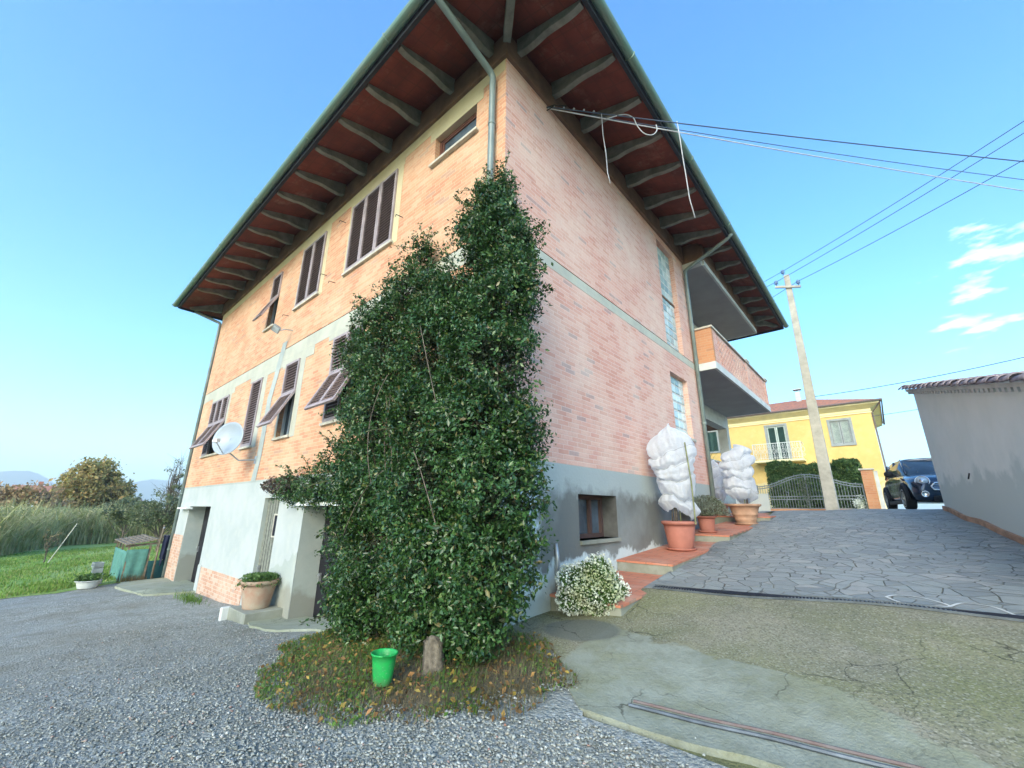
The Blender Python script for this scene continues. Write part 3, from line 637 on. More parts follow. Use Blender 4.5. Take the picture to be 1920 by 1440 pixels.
def window(name,w,label,leaves,flapspan=None,glassy=True,depth=.14,fr='shframe'):
    x0,x1,z0,z1=w
    base=MB(); t=.05
    base.box(x0,x0+t,depth-.05,depth,z0,z1); base.box(x1-t,x1,depth-.05,depth,z0,z1); base.box(x0+t,x1-t,depth-.048,depth,z1-t,z1); base.box(x0+t,x1-t,depth-.048,depth,z0,z0+t); xm=(x0+x1)/2
    base.box(xm-.03,xm+.03,depth-.047,depth,z0+t,z1-t)
    f=hp(base,name,M['white'] if flapspan else M['winframe'],label=label)
    m=MB(); m.box(x0,x1,depth+.001,depth+.012,z0,z1); hp(m,'glass_pane',M['glass'],parent=f)
    m=MB(); m.box(x0-.06,x1+.06,-.06,depth,z0-.055,z0); hp(m,'sill',M['sill'],parent=f,bevel=.006)
    for (a,b,c,d) in leaves: shutter(a,b,c,d,f,frame=fr)
    if flapspan:
        a,b,zt,L,ang,sp=flapspan; flap(a,b,zt,L,ang,f,sp)
    return f
def split(w,n,z0=None,z1=None):
    x0,x1,a,b=w; a=z0 if z0 is not None else a; b=z1 if z1 is not None else b; d=(x1-x0)/n
    return [(x0+i*d+.003,x0+(i+1)*d-.003,a+.005,b-.005) for i in range(n)]
window('window',W2,'upper window with three closed brown shutter leaves',split(W2,3))
window('window',W3,'upper window with two closed brown shutter leaves',split(W3,2))
window('window',W4,'upper window with its single shutter pushed out at the bottom',split(W4,1,z0=5.0),(W4[0],W4[1],5.0,.76,.43,1))
window('window',L1,'lower window with three leaves and a wide raised flap',split(L1,3,z0=1.86)+[split(L1,3,z1=1.80)[0]],(L1[0]+.15,L1[1],1.85,.84,.46,2))
window('window',L2,'lower window closed by one tall shutter leaf',split(L2,1))
window('window',L3,'lower window with a narrow raised shutter flap',split(L3,1,z0=1.86),(L3[0],L3[1],1.86,.86,.46,1))
window('window',L4,'lower window partly covered by the climber',split(L4,2,z0=1.9)+[split(L4,2,z1=1.85)[0]],(L4[0]+.05,L4[1],1.9,.86,.46,2))
# the small recessed window near the corner
x0,x1,z0,z1=W_small; m=MB(); y=.15
for q in ((x0,x0+.06,z0,z1),(x1-.06,x1,z0,z1),(x0+.06,x1-.06,z1-.05,z1),(x0+.06,x1-.06,z0,z0+.05)): m.box(q[0],q[1],y-.05,y,q[2],q[3])
f=hp(m,'window',M['winframe'],label='small oblong window just below the eaves near the corner')
m=MB(); m.box(x0,x1,y-.02,y+.03,z0,z1); hp(m,'glass_pane',M['glassdusty'],parent=f)
m=MB()
for q in ((x0+.07,x0+.11,z0+.05,z1-.05),(x1-.11,x1-.07,z0+.05,z1-.05),(x0+.11,x1-.11,z1-.09,z1-.05),(x0+.11,x1-.11,z0+.05,z0+.09)): m.box(q[0],q[1],y-.04,y-.021,q[2],q[3])
hp(m,'sash',M['winframe'],parent=f)
m=MB(); m.box(x0-.07,x1+.07,-.07,.15,z0-.05,z0); hp(m,'sill',M['sill'],parent=f,bevel=.006)
# shutter catches and iron pegs
for (xx,zz) in ((-5.0,4.12),(-2.55,4.55),(-7.45,4.1),(-5.5,4.5),(-4.9,5.62)):
    m=MB(); m.tube([(xx,0,zz),(xx,-.14,zz-.02),(xx,-.15,zz-.07)],.007,6); hp(m,'shutter_catch',M['blackpl'])
# glass block windows
def gblocks(T,rows,cols_,label,bar=None):
    y0,y1,z0,z1=T; x=-.12; m=MB(); m.box(x-.05,x-.0,y0,y1,z0,z1); f=hp(m,'glass_block_window',M['blockjoint'],label=label)
    dy=(y1-y0)/cols_; dz=(z1-z0)/rows; V=[];F=[];R=[]; k=0
    mm=MB()
    for r in range(rows):
        for c in range(cols_):
            a=y0+c*dy+.014; b=y0+(c+1)*dy-.014; c0=z0+r*dz+.014; c1=z0+(r+1)*dz-.014; i=.02
            mm.add([(x+.001,a,c0),(x+.001,b,c0),(x+.001,b,c1),(x+.001,a,c1),(x+.014,a+i,c0+i),(x+.014,b-i,c0+i),(x+.014,b-i,c1-i),(x+.014,a+i,c1-i)],
                   [(0,1,5,4),(1,2,6,5),(2,3,7,6),(3,0,4,7),(4,5,6,7)])
            R+= [random.random()]*5
    o=hp(mm,'glass_blocks',M['gblock'],parent=f); at=o.data.attributes.new('rnd','FLOAT','FACE'); at.data.foreach_set('value',R)
    if bar is not None:
        m=MB(); m.box(x,x+.03,y0,y1,bar-.03,bar+.03); hp(m,'cross_bar',M['frieze'],parent=f)
    return f
gblocks(T1,14,4,'tall glass block window above the floor band',4.55)
gblocks(T2,7,4,'shorter glass block window below the floor band')
m=MB(); m.box(-.24,.05,T2[0]-.04,T2[1]+.04,T2[2]-.06,T2[2]); hp(m,'sill',M['sill'])
# cellar window
y0,y1,z0,z1=CW; x=-.25; m=MB(); t=.06
m.box(x-.05,x,y0,y0+t,z0,z1); m.box(x-.05,x,y1-t,y1,z0,z1); m.box(x-.05,x,y0+t,y1-t,z1-t,z1); m.box(x-.05,x,y0+t,y1-t,z0,z0+t); m.box(x-.04,x+.01,y0+(y1-y0)*.62,y0+(y1-y0)*.62+.06,z0+t,z1-t)
f=hp(m,'window',simple('cellar_frame',(.09,.055,.05),.6),label='small cellar window low in the damp grey plinth')
m=MB(); m.box(x-.07,x-.051,y0,y1,z0,z1); hp(m,'glass_pane',M['glassdusty'],parent=f)
m=MB(); m.box(-.28,.04,y0-.0,y1+.02,z0-.05,z0); hp(m,'sill',M['stepside'],parent=f)
# small hole in the wall and conduit at the foot
m=MB(); m.tube([(.02,1.02,-1.0),(.035,1.02,-1.15),(.03,1.02,-1.62)],[.018,.03,.03],10); hp(m,'conduit',M['metal'],smooth=True)

# frieze beam, rafters, soffit, roof
EX0,EX1,EY0,EY1=-14.95,1.30,-1.20,14.98; ZE=6.38; SL=(6.74-ZE)/1.15
m=MB(); m.box(-LA-.05,.06,-.06,.1,ZT,6.66); m.box(-.1,.06,.1,YR+.0,ZT,6.66); m.box(.50,.58,YR-.02,LBY-.2,6.13,6.55); m.box(-LA-.05,-LA+.1,.1,LBY,ZT,6.66); m.box(-LA,.06,LBY-.1,LBY+.05,ZT,6.66)
m.box(-.04,.5,YR-.03,YR+.10,6.13,6.7)
hp(m,'frieze_beam',M['frieze'])
def zs(d): return ZE+SL*d    # soffit height, d = distance in from the eave line
def roofsheet(name,off,mat,grow=0.0,inner=None):
    m=MB(); a,b,c,d=EX0-grow,EX1+grow,EY0-grow,EY1+grow; D=inner
    if D is None: D=min(b-a,d-c)/2-.01
    o=[(a,c),(b,c),(b,d),(a,d)]; i=[(a+D,c+D),(b-D,c+D),(b-D,d-D),(a+D,d-D)]
    z0=ZE-SL*grow+off; z1=zs(D)-SL*grow+off
    for k in range(4):
        k2=(k+1)%4; m.quad((*o[k],z0),(*o[k2],z0),(*i[k2],z1),(*i[k],z1))
    if inner is None: m.quad(*[(*p,z1) for p in i])
    return hp(m,name,mat)
roofsheet('soffit',0,M['soffit'],inner=1.45)
roofsheet('roof',.14,M['tileroof'],grow=.06)
def rafter(p_in,p_out,w=.10,small=False):
    """curved concrete rafter under the soffit, from the frieze beam to near the gutter"""
    a=Vector((*p_in,0)); b=Vector((*p_out,0)); L=(b-a).length; d=(b-a)/L; s=Vector((-d.y,d.x,0))*w/2
    N=9; prof=[]
    for k in range(N+1):
        t=k/N; dist=min(p_depth(a+d*L*t),9); dep=.30-.24*t**1.2+.022*math.sin(t*9+random.random()*.8)
        if small: dep*=.8
        prof.append((t*L,zs(dist)-max(dep,.035)))
    top=[(t,zs(p_depth(a+d*t))-.002) for t,_ in prof]
    poly=[(a+d*t+s+Vector((0,0,z))) for t,z in prof]+[(a+d*t+s+Vector((0,0,z))) for t,z in reversed(top)]
    m=MB(); m.prism(poly,Vector((0,0,0)),-2*s); return hp(m,'rafter',M['rafter'])
def p_depth(p): return min(p.x-EX0,EX1-p.x,p.y-EY0,EY1-p.y)
for k in range(14):
    x=-.28-.965*k
    if x>-13.9: rafter((x,-.05),(x,EY0+.06))
for k in range(15):
    y=.24+.955*k
    if y<13.9:
        if y<YR: rafter((.05,y),(EX1-.06,y))
        else: rafter((.57,y),(EX1-.06,y),small=True)
rafter((.05,-.05),(EX1-.16,EY0+.16),.12); rafter((-LA-.04,-.05),(EX0+.14,EY0+.3),.12); rafter((.57,LBY-.3),(EX1-.14,EY1-.3),.1)
for y in (.9,2.5,4.1,5.7,7.3): rafter((-LA-.04,y),(EX0+.14,y))
# fascia and gutter
m=MB(); z=ZE-.02
m.box(EX0,EX1,EY0-.03,EY0+.03,z-.04,z+.17); m.box(EX1-.03,EX1+.03,EY0+.03,EY1,z-.04,z+.17); m.box(EX0-.03,EX0+.03,EY0+.03,EY1,z-.04,z+.17); m.box(EX0,EX1,EY1-.03,EY1+.03,z-.04,z+.17)
hp(m,'fascia',M['gutterin'])
def gutter(p,q,out):
    m=MB(); p=Vector(p); q=Vector(q); o=Vector(out); n=9; pr=[]
    for k in range(n):
        a=PI+PI*k/(n-1); pr.append((math.cos(a)*.075,math.sin(a)*.075))
    pr2=[(x*.9,y*.9) for x,y in reversed(pr)]
    poly=[p+o*x+Vector((0,0,y)) for x,y in pr+pr2]; m.prism(poly,p,q)
    nb=int((q-p).length/2.4)
    for k in range(nb+1):
        c=p+(q-p)*(k/max(nb,1)); m.tube([c+o*(.083*math.cos(PI+PI*j/8))+Vector((0,0,.083*math.sin(PI+PI*j/8))) for j in range(9)],.012,6)
    return hp(m,'gutter',M['gutter'],smooth=False)
gz=ZE+.09
gutter((EX0-.12,EY0-.11,gz),(EX1+.12,EY0-.11,gz),(0,1,0)); gutter((EX1+.11,EY0-.12,gz),(EX1+.11,EY1+.1,gz),(1,0,0)); gutter((EX0-.11,EY0-.12,gz),(EX0-.11,EY1+.1,gz),(1,0,0))
def pipe(pts,label=None,r=.05):
    m=MB(); out=[]
    P=[Vector(p) for p in pts]
    for i,p in enumerate(P):
        if 0<i<len(P)-1:
            a=(P[i-1]-p).normalized(); b=(P[i+1]-p).normalized()
            for t in (.0,.25,.5,.75,1): out.append(p+a*.09*(1-t)**2+b*.09*t**2)
        else: out.append(p)
    m.tube(out,r,14); f=hp(m,'downpipe',M['pipe'],smooth=True,label=label)
    zz=P[-2].z-1.0
    while zz>P[-1].z+.4:
        c=P[-1]; m=MB(); m.tube([(c.x,c.y,zz),(c.x,c.y,zz+.04)],r+.009,14); zz-=1.7; hp(m,'pipe_bracket',M['pipe'],parent=f)
    return f
pipe([(-.26,EY0-.10,gz-.07),(-.24,EY0+.02,gz-.17),(-.20,-.09,5.92),(-.20,-.09,-1.9)],'downpipe running into the climber at the corner')
pipe([(EX1+.10,7.30,gz-.07),(EX1-.02,7.32,gz-.17),(.07,7.48,5.90),(.07,7.48,-.30)],'downpipe beside the balcony')
pipe([(EX0-.1,EY0+.5,gz-.07),(EX0+.1,EY0+.5,gz-.15),(-LA-.07,-.03,5.9),(-LA-.07,-.03,-2.68)],'downpipe on the far yard corner')

# balcony and porch
BX=.52
m=MB(); m.box(XR,BX,YR-.0+.0,LBY+.0,2.92,2.93); m.box(XR,BX-.05,YR+.0,LBY-.05,2.925,3.09); slab=hp(m,'balcony_slab',M['slabgrey'])
m=MB(); m.box(0.0,BX+.01,YR-.035,YR+.02,2.91,3.10); m.box(BX-.05,BX+.012,YR+.02,LBY+.03,2.91,3.10); m.box(XR,BX-.05,LBY-.02,LBY+.03,2.91,3.10); hp(m,'slab_edge',M['slabedge'])
m=MB(); m.box(0.0,BX,YR-.03,YR+.09,3.10,4.05); hp(m,'balcony_end_wall',M['brickO'])  # end face takes the orange brick: warm light on it put into colour
def claustra(y0,y1,parent=None):
    """open brick lattice: rows of bricks with gaps"""
    m=MB(); rows=11; h=(4.02-3.10)/rows; w=.22
    for r in range(rows):
        z=3.10+r*h
        if r in (0,rows-1): m.box(BX-.13,BX-.01,y0,y1,z,z+h+(.0 if r else .0)); continue
        off=(r%2)*w/2; y=y0+off
        if off: m.box(BX-.13,BX-.01,y0,y0+.05,z,z+h)
        while y+.13<=y1+.01: m.box(BX-.129,BX-.011,y,y+.135,z,z+h); y+=w
    return hp(m,'brick_lattice',M['brickB'])
claustra(YR+.42,11.1); claustra(11.45,13.85)
m=MB(); m.box(BX-.14,BX,YR+.09,YR+.42,3.10,4.05); m.box(BX-.14,BX+.002,11.1,11.45,3.10,4.05); m.box(BX-.14,BX+.002,13.85,LBY+.0,3.10,4.05); m.box(XR,BX-.14,LBY-.12,LBY,3.1,4.05); hp(m,'balcony_pier',M['brickB'])
m=MB(); m.box(-.02,BX+.04,YR-.07,YR+.12,4.05,4.10); m.box(BX-.18,BX+.04,YR+.12,LBY+.04,4.05,4.10)
for yy in (11.28,13.98): m.box(BX-.2,BX+.06,yy-.2,yy+.2,4.10,4.15)
hp(m,'parapet_coping',M['sill'])
m=MB(); m.box(XR,.50,YR+.10,13.85,6.0,6.12); hp(m,'loggia_ceiling',M['slabgrey'])
m=MB(); m.box(.50,.56,YR+.10,13.87,5.98,6.13); m.box(.0,.5,YR-.03,YR+.10,5.98,6.13); m.box(XR,.5,13.85,13.9,5.98,6.13); hp(m,'ceiling_edge',M['slabedge'])
m=MB(); m.box(XR-.001,XR+.03,YR,13.85,5.60,5.95); hp(m,'loggia_lintel',M['white'])
for a,b in ((8.2,9.5),(11.2,12.6)):
    m=MB(); m.box(XR-.08,XR-.03,a,b,3.1,5.55); f=hp(m,'balcony_door',M['shutter']); m=MB()
    for k in range(5): m.box(XR-.03,XR-.01,a+k*(b-a)/4-.02,a+k*(b-a)/4+.02,3.1,5.55)
    hp(m,'door_frame',M['winframe'],parent=f)
m=MB(); m.box(XR-.30,XR+.02,YR,LBY,2.42,2.92); hp(m,'porch_beam',M['slabedge'])
m=MB(); m.box(XR-.30,XR+.02,LBY-.32,LBY,-.9,2.42); hp(m,'porch_column',M['slabedge'])
m=MB(); m.box(XR-.27,XR+.05,YR,LBY-.32,1.0,1.05); hp(m,'porch_coping',M['sill'])
# cornice where the plinth starts, a thin proud lip
m=MB(); m.box(-LA,0,-.006,.0,-.035,-.005); hp(m,'plinth_lip',M['reveal'])
# ------------------------------------------------------------------ climbing plant at the corner
climb=setp(empty('climbing_plant',(.1,-.55,g(.1,-.55))),'tall dense evergreen climber covering the corner of the brick house','climber')
def part(o,parent):   # mesh built in world coordinates hung from an unrotated Empty
    o.parent=parent; o.location=-Vector(parent.location); return o
BL=[(0.08,-0.30,3.23,0.21),(0.24,-0.35,2.57,0.33),(-0.04,-0.35,2.54,0.41),(0.34,-0.40,1.71,0.43),(-0.35,-0.35,1.97,0.48),(-1.58,-0.20,3.21,0.20),(-1.71,-0.30,2.65,0.42),(-2.33,-0.30,2.20,0.50),(0.37,-0.50,0.90,0.51),(-0.66,-0.40,1.31,0.61),(-1.95,-0.35,1.47,0.63),(-3.02,-0.25,1.95,0.36),(0.44,-0.55,0.19,0.53),(-0.55,-0.50,0.32,0.62),(-1.85,-0.40,0.49,0.67),(0.50,-0.60,-0.43,0.50),(-0.36,-0.60,-0.41,0.63),(-1.75,-0.45,-0.37,0.56),(-3.12,-0.25,0.05,0.40),(0.51,-0.60,-0.99,0.43),(-0.16,-0.65,-1.08,0.58),(-1.41,-0.50,-1.19,0.57),(-2.20,-0.40,-0.93,0.37),(0.33,-0.60,-1.45,0.36),(-0.41,-0.60,-1.54,0.44),(-1.45,-0.55,-1.60,0.45),(-2.13,-0.45,-1.85,0.30),(-4.18,-0.20,-0.25,0.27),(-5.22,-0.15,-0.21,0.22),(.10,-.2,3.45,.20),(-.12,-.2,3.4,.20),(-.28,-.22,3.0,.22),(.25,-.25,3.0,.24),(.40,-.3,2.5,.26),(.5,-.35,1.9,.28),(-1.9,-.4,-.4,.6),(-2.75,-.25,.9,.35),(-1.0,-.4,2.3,.3),(.1,-.5,-1.75,.3),(-2.3,-.35,-1.5,.25)]
BL=[(x,y,z,R*(.80 if (x<-1.4 and z>-.1) else .9)) for x,y,z,R in BL if not (x==-1.0 and z==2.3)]; BL=[(x-(.06 if x>.2 and z<1 else 0),y,z,R) for x,y,z,R in BL]+[(-.9,-.22,2.0,.34),(-1.25,-.2,2.5,.22)]
def blob_points(B,dens,seed,inner=.55):
    r=np.random.default_rng(seed); out=[];nr=[]
    for (x,y,z,R) in B:
        n=int(dens*R*R*12.57); d=r.normal(size=(n,3)); d/=np.linalg.norm(d,axis=1)[:,None]
        lump=1+.16*np.sin(d[:,0]*7+x*5)*np.sin(d[:,2]*8+z*3)+.08*r.normal(size=n)
        rad=R*(inner+(1-inner)*r.random(n)**.45)*lump
        rad=np.where(r.random(n)<.04,rad*1.16,rad)
        P=np.array([x,y,z])+d*rad[:,None]*np.array([1.,.9,1.06]); out.append(P); nr.append(d)
    return np.concatenate(out),np.concatenate(nr)
def shoots(B,dens,per,seed):
    r=np.random.default_rng(seed); out=[];nr=[]
    for (x,y,z,R) in B:
        n=max(4,int(dens*R*R*12.57)); d=r.normal(size=(n,3)); d/=np.linalg.norm(d,axis=1)[:,None]
        rad=R*(.62+.42*r.random(n)**.6)*(1+.14*np.sin(d[:,0]*6+x*5)*np.sin(d[:,2]*7+z*3)); C=np.array([x,y,z])+d*rad[:,None]*np.array([1.,.9,1.06])
        g_=d+r.normal(size=(n,3))*.45; g_[:,2]-=.35; g_/=np.linalg.norm(g_,axis=1)[:,None]; L=.10+.16*r.random(n)
        t=r.random((n,per)); P=C[:,None,:]+g_[:,None,:]*(t*L[:,None])[:,:,None]+r.normal(size=(n,per,3))*(.026+.02*(1-t))[:,:,None]
        out.append(P.reshape(-1,3)); nr.append(np.repeat(d,per,axis=0))
    return np.concatenate(out),np.concatenate(nr)
def cave(P): return np.sin(P[:,0]*4.1+1.7*np.sin(P[:,2]*2.3))+np.sin(P[:,2]*4.9+P[:,0]*2.1)+.8*np.sin(P[:,1]*9+P[:,2]*6.)
P,N=shoots(BL,95,42,3)
ok=lambda P: ~((P[:,0]<.02)&(P[:,1]>-.03))&(P[:,2]>-2.1)
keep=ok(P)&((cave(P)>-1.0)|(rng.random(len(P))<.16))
part(leaf_mesh('leaves',P[keep],.041,M['climb'],aspect=.52,nrm=N[keep],nbias=.8,upbias=.45,droop=.3),climb)
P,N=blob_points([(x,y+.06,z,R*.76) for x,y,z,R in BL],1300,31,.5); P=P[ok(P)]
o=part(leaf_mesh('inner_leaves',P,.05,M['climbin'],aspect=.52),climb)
# reddish young shoots on the low branch that creeps along the wall
B2=[(-5.9,-.14,-.2,.2),(-6.45,-.12,-.14,.15),(-5.4,-.18,-.18,.2),(-6.8,-.1,-.16,.08)]
P,N=blob_points(B2,1100,5,.2); P=P[P[:,1]<-.02]
o=part(leaf_mesh('young_leaves',P,.055,M['climbred'],aspect=.5,droop=.2),climb); o['label']='reddish brown leaves at the tip of the low branch'
# sprays that stick out past the outline, with their stems
m=MB(); pts=[]
r=random.Random(4)
dirs=[]
for i in range(150):
    x,y,z,R=r.choice(BL); a=r.uniform(0,2*PI); e=r.uniform(-.2,1.2)
    d=Vector((math.cos(a)*math.cos(e),-abs(math.sin(a))*math.cos(e)*.8,math.sin(e))).normalized()
    p=Vector((x,y,z))+d*R*.85; L=r.uniform(.15,.45); ln=[p]
    for k in range(6):
        d=(d+Vector((r.uniform(-.25,.25),r.uniform(-.25,.15),r.uniform(-.3,.2)))).normalized(); ln.append(ln[-1]+d*L/6)
    if min(q.y for q in ln)<-.02:
        m.tube(ln,[.004]*7,4); 
        for q in ln[1:]:
            for _ in range(4): pts.append((q.x+r.uniform(-.03,.03),q.y+r.uniform(-.03,.03),q.z+r.uniform(-.03,.03)))
for x0,z0,s in ((.05,3.6,1),(-.1,3.65,-1),(-.3,3.5,-1),(.25,3.3,1),(-1.6,3.3,1),(-1.55,3.35,-1),(-2.3,2.9,-1),(-2.9,2.5,-1),(.5,2.0,1),(-.6,3.6,-1)):
    p=Vector((x0,-.12,z0)); ln=[p]; d=Vector((.1*s,-.05,1))
    for k in range(7):
        d=(d+Vector((r.uniform(-.3,.3),r.uniform(-.1,.1),r.uniform(-.1,.15)))).normalized(); ln.append(ln[-1]+d*.07)
    m.tube(ln,[.005]*8,4)
    for q in ln[1:]:
        for _ in range(6): pts.append((q.x+r.uniform(-.04,.04),q.y+r.uniform(-.03,.02),q.z+r.uniform(-.03,.03)))
part(m.build('sprays',simple('green_stem',(.16,.17,.08),.7)),climb)
part(leaf_mesh('spray_leaves',np.array(pts),.044,M['climb'],aspect=.5,droop=.2),climb)
m=MB()
for i in range(26):     # woody stems, long whips over the leaves, and the twiggy foot
    x=r.uniform(-2.1,.6); p=Vector((x*.8,-.35-r.random()*.25,g(x,-.5))); ln=[p]; d=Vector((r.uniform(-.2,.2),0,1))
    for k in range(14):
        d=(d+Vector((r.uniform(-.25,.25),r.uniform(-.08,.08),r.uniform(0,.2)))).normalized(); ln.append(ln[-1]+d*r.uniform(.12,.28))
    if max(q.x for q in ln)<.62 and max(q.y for q in ln)<-.1: m.tube(ln,[.016*(1-k/18) for k in range(15)],5)
for (a,b,c) in (((-.9,-1.0,.9),(-1.2,-1.12,.35),(-.85,-1.1,-.35)),((-.4,-.95,1.4),(-.1,-1.05,.9),(.1,-1.05,.4)),((-.3,-1.0,.0),(.1,-1.15,-.3),(.3,-1.1,-.8)),((-1.5,-1.,-.9),(-1.1,-1.1,-.4),(-.7,-1.05,-.2))):
    a,b,c=map(Vector,(a,b,c)); m.tube([a*(1-t)**2+b*2*t*(1-t)+c*t*t for t in [k/10 for k in range(11)]],.005,5)
part(m.build('stems',M['bark'],smooth=True),climb)

# ------------------------------------------------------------------ bucket, stump, bed
bx,by=.04,-1.36; bz=g(bx,by)+.02
b=setp(empty('bucket',(bx,by,bz),.3),'bright green plastic bucket in front of the climber','bucket'); b.scale=(.68,.68,.66)
m=MB(); fn=lambda a,z:1+.05*math.cos(2*a)
m.lathe([(.0,.0),(.095,.0),(.10,.01),(.115,.12),(.128,.24),(.136,.305),(.150,.312),(.152,.325),(.142,.332),(.132,.322),(.122,.24),(.108,.12),(.094,.02),(0,.018)],n=36,fn=fn)
m.build('body',M['bucket'],b,smooth=True)
m=MB(); m.tube([(.15*math.cos(t),.15*math.sin(t)*.95-.01,.33-.06*math.sin(t)) for t in [PI*k/16 for k in range(17)]],.004,6); m.build('handle',M['bucket'],b,smooth=True)
m=MB(); m.add([(.09,-.135,.32),(.15,-.09,.32),(.155,-.10,.335),(.09,-.155,.335)],[(0,1,2,3)]); m.build('pouring_lip',M['bucket'],b)
sx,sy=.16,-.95; s=setp(empty('tree_stump',(sx,sy,g(sx,sy)-.03)),'weathered grey tree stump at the foot of the climber','stump'); s.scale=(.72,.72,.74)
m=MB(); rr=random.Random(2); rid=[1+.09*math.sin(k*2.1)+.05*rr.uniform(-1,1) for k in range(26)]
m.lathe([(.15,0),(.125,.06),(.11,.18),(.112,.30),(.118,.345),(.10,.352),(.06,.33),(.0,.325)],n=26,fn=lambda a,z:rid[int(a/(2*PI)*26+.5)%26]*(1+.10*math.cos(a-1)*(1 if z>.28 else 0)))
m.v=[(x-.12*z,y,z+ (.05*math.sin(3*x*9) if z>.3 else 0)) for x,y,z in m.v]
st=simple('stump_bark',(.20,.17,.13),.95,.3,16,bump=.8); m.build('trunk',st,s,smooth=True)
m=MB(); m.lathe([(0,.0),(.05,.0),(.07,.03),(.03,.05),(0,.05)],n=10); m.v=[(x+.03-.04,y-.02,z+.325) for x,y,z in m.v]; m.build('rotten_core',M['terraweath'],s,smooth=True)

def inpoly(x,y,poly):
    c=False; n=len(poly)
    for i in range(n):
        x0,y0=poly[i]; x1,y1=poly[i-1]
        if (y0>y)!=(y1>y) and x<(x1-x0)*(y-y0)/(y1-y0)+x0: c=not c
    return c
def scatter(poly,n,seed,w=None,off=0.0):
    r=random.Random(seed); xs=[p[0] for p in poly]; ys=[p[1] for p in poly]; out=[]
    while len(out)<n:
        x=r.uniform(min(xs),max(xs)); y=r.uniform(min(ys),max(ys))
        if inpoly(x,y,poly) and (w is None or r.random()<w(x,y)): out.append((x,y,g(x,y)+off))
    return np.array(out)
wl=lambda x,y: max(.05,min(1,.62-(x+.2)*.42+.45*math.sin(x*5+y*7)+.25*math.sin(x*11-y*9)))
bdw=rough_poly([(-2.15,-1.25),(-1.25,-1.75),(-.5,-1.98),(.2,-1.88),(.72,-1.55),(1.25,-.98),(1.32,-.5),(.8,-.15),(.1,0),(-2.6,.0),(-2.6,-.8)],.2,.12,19)
o=blade_mesh('grass',scatter(bdw,7500,1,wl),.045,.006,M['grass'],lean=.9); setp(o,'green grass and weeds growing in the bed under the climber','grass',kind='stuff')
o=blade_mesh('dry_stalks',scatter(bdw,6500,2,lambda x,y:1.25-wl(x,y)),.07,.0035,M['dry'],lean=1.3); setp(o,'dry brown stalks over the right part of the bed','dry grass',kind='stuff')
P=scatter(bdw,2300,3,None,.008); P[:,2]+=rng.random(len(P))**2*.05
o=leaf_mesh('fallen_leaves',P,.038,M['litter'],aspect=.6,upbias=1.6); setp(o,'yellow and brown fallen leaves lying in the bed','fallen leaves',kind='stuff')
o=leaf_mesh('weeds',scatter(bdw,5200,6,wl,.02),.024,M['grass'],aspect=.7,upbias=1.2); setp(o,'low broad leaved weeds in the bed','weeds',kind='stuff')
fg=[(-2.6,-3.9),(3.0,-3.9),(3.2,-.9),(1.5,-.85),(.75,-1.4),(-.2,-1.8),(-1.4,-1.55),(-2.3,-.9),(-6.5,-.2),(-6.5,-2.4)]
def stone_mesh(name,P,smin,smax,lab):
    n=len(P); base=np.array([[1,0,0],[0,1,0],[-1,0,0],[0,-1,0],[0,0,.7],[0,0,-.7]],float)
    F0=np.array([[0,1,4],[1,2,4],[2,3,4],[3,0,4],[1,0,5],[2,1,5],[3,2,5],[0,3,5]])
    a=rng.random(n)*2*PI; c,s_=np.cos(a),np.sin(a); sc=(smin+(smax-smin)*rng.random(n)**2.2)
    V=base[None]*(1+.35*rng.normal(size=(n,6,3))*.8)+rng.normal(size=(n,6,3))*.12
    X=V[:,:,0]*c[:,None]-V[:,:,1]*s_[:,None]; Y=V[:,:,0]*s_[:,None]+V[:,:,1]*c[:,None]
    V=np.stack([X,Y*.8,V[:,:,2]*.75],2)*sc[:,None,None]+P[:,None,:]
    F=(np.arange(n)[:,None,None]*6+F0[None]).reshape(-1)
    o=np_mesh(name,V.reshape(-1,3),F,3,M['stone'],rnd=np.repeat(rng.random(n),8)); setp(o,lab,'gravel',kind='stuff'); return o
stone_mesh('loose_gravel',scatter(fg,42000,9,lambda x,y: min(1,max(.0,(2.6/(math.hypot(x-2.6,y+3.2)+.4))**2)),-.004),.006,.017,'loose grey gravel stones in the yard')
P=scatter([(0.9,-2.9),(3.2,-2.0),(3.2,-.6),(1.4,-.55),(.8,-1.8),(-.6,-2.3)],60,12,None,.0); P=np.concatenate([P,np.array([(x+random.gauss(0,.05),y+random.gauss(0,.05),g(x,y)+.0) for x,y in bd for _ in range(26) if y<-.3])]); stone_mesh('pebbles',P,.008,.022,'a few larger stones and brick bits along the gravel edge')

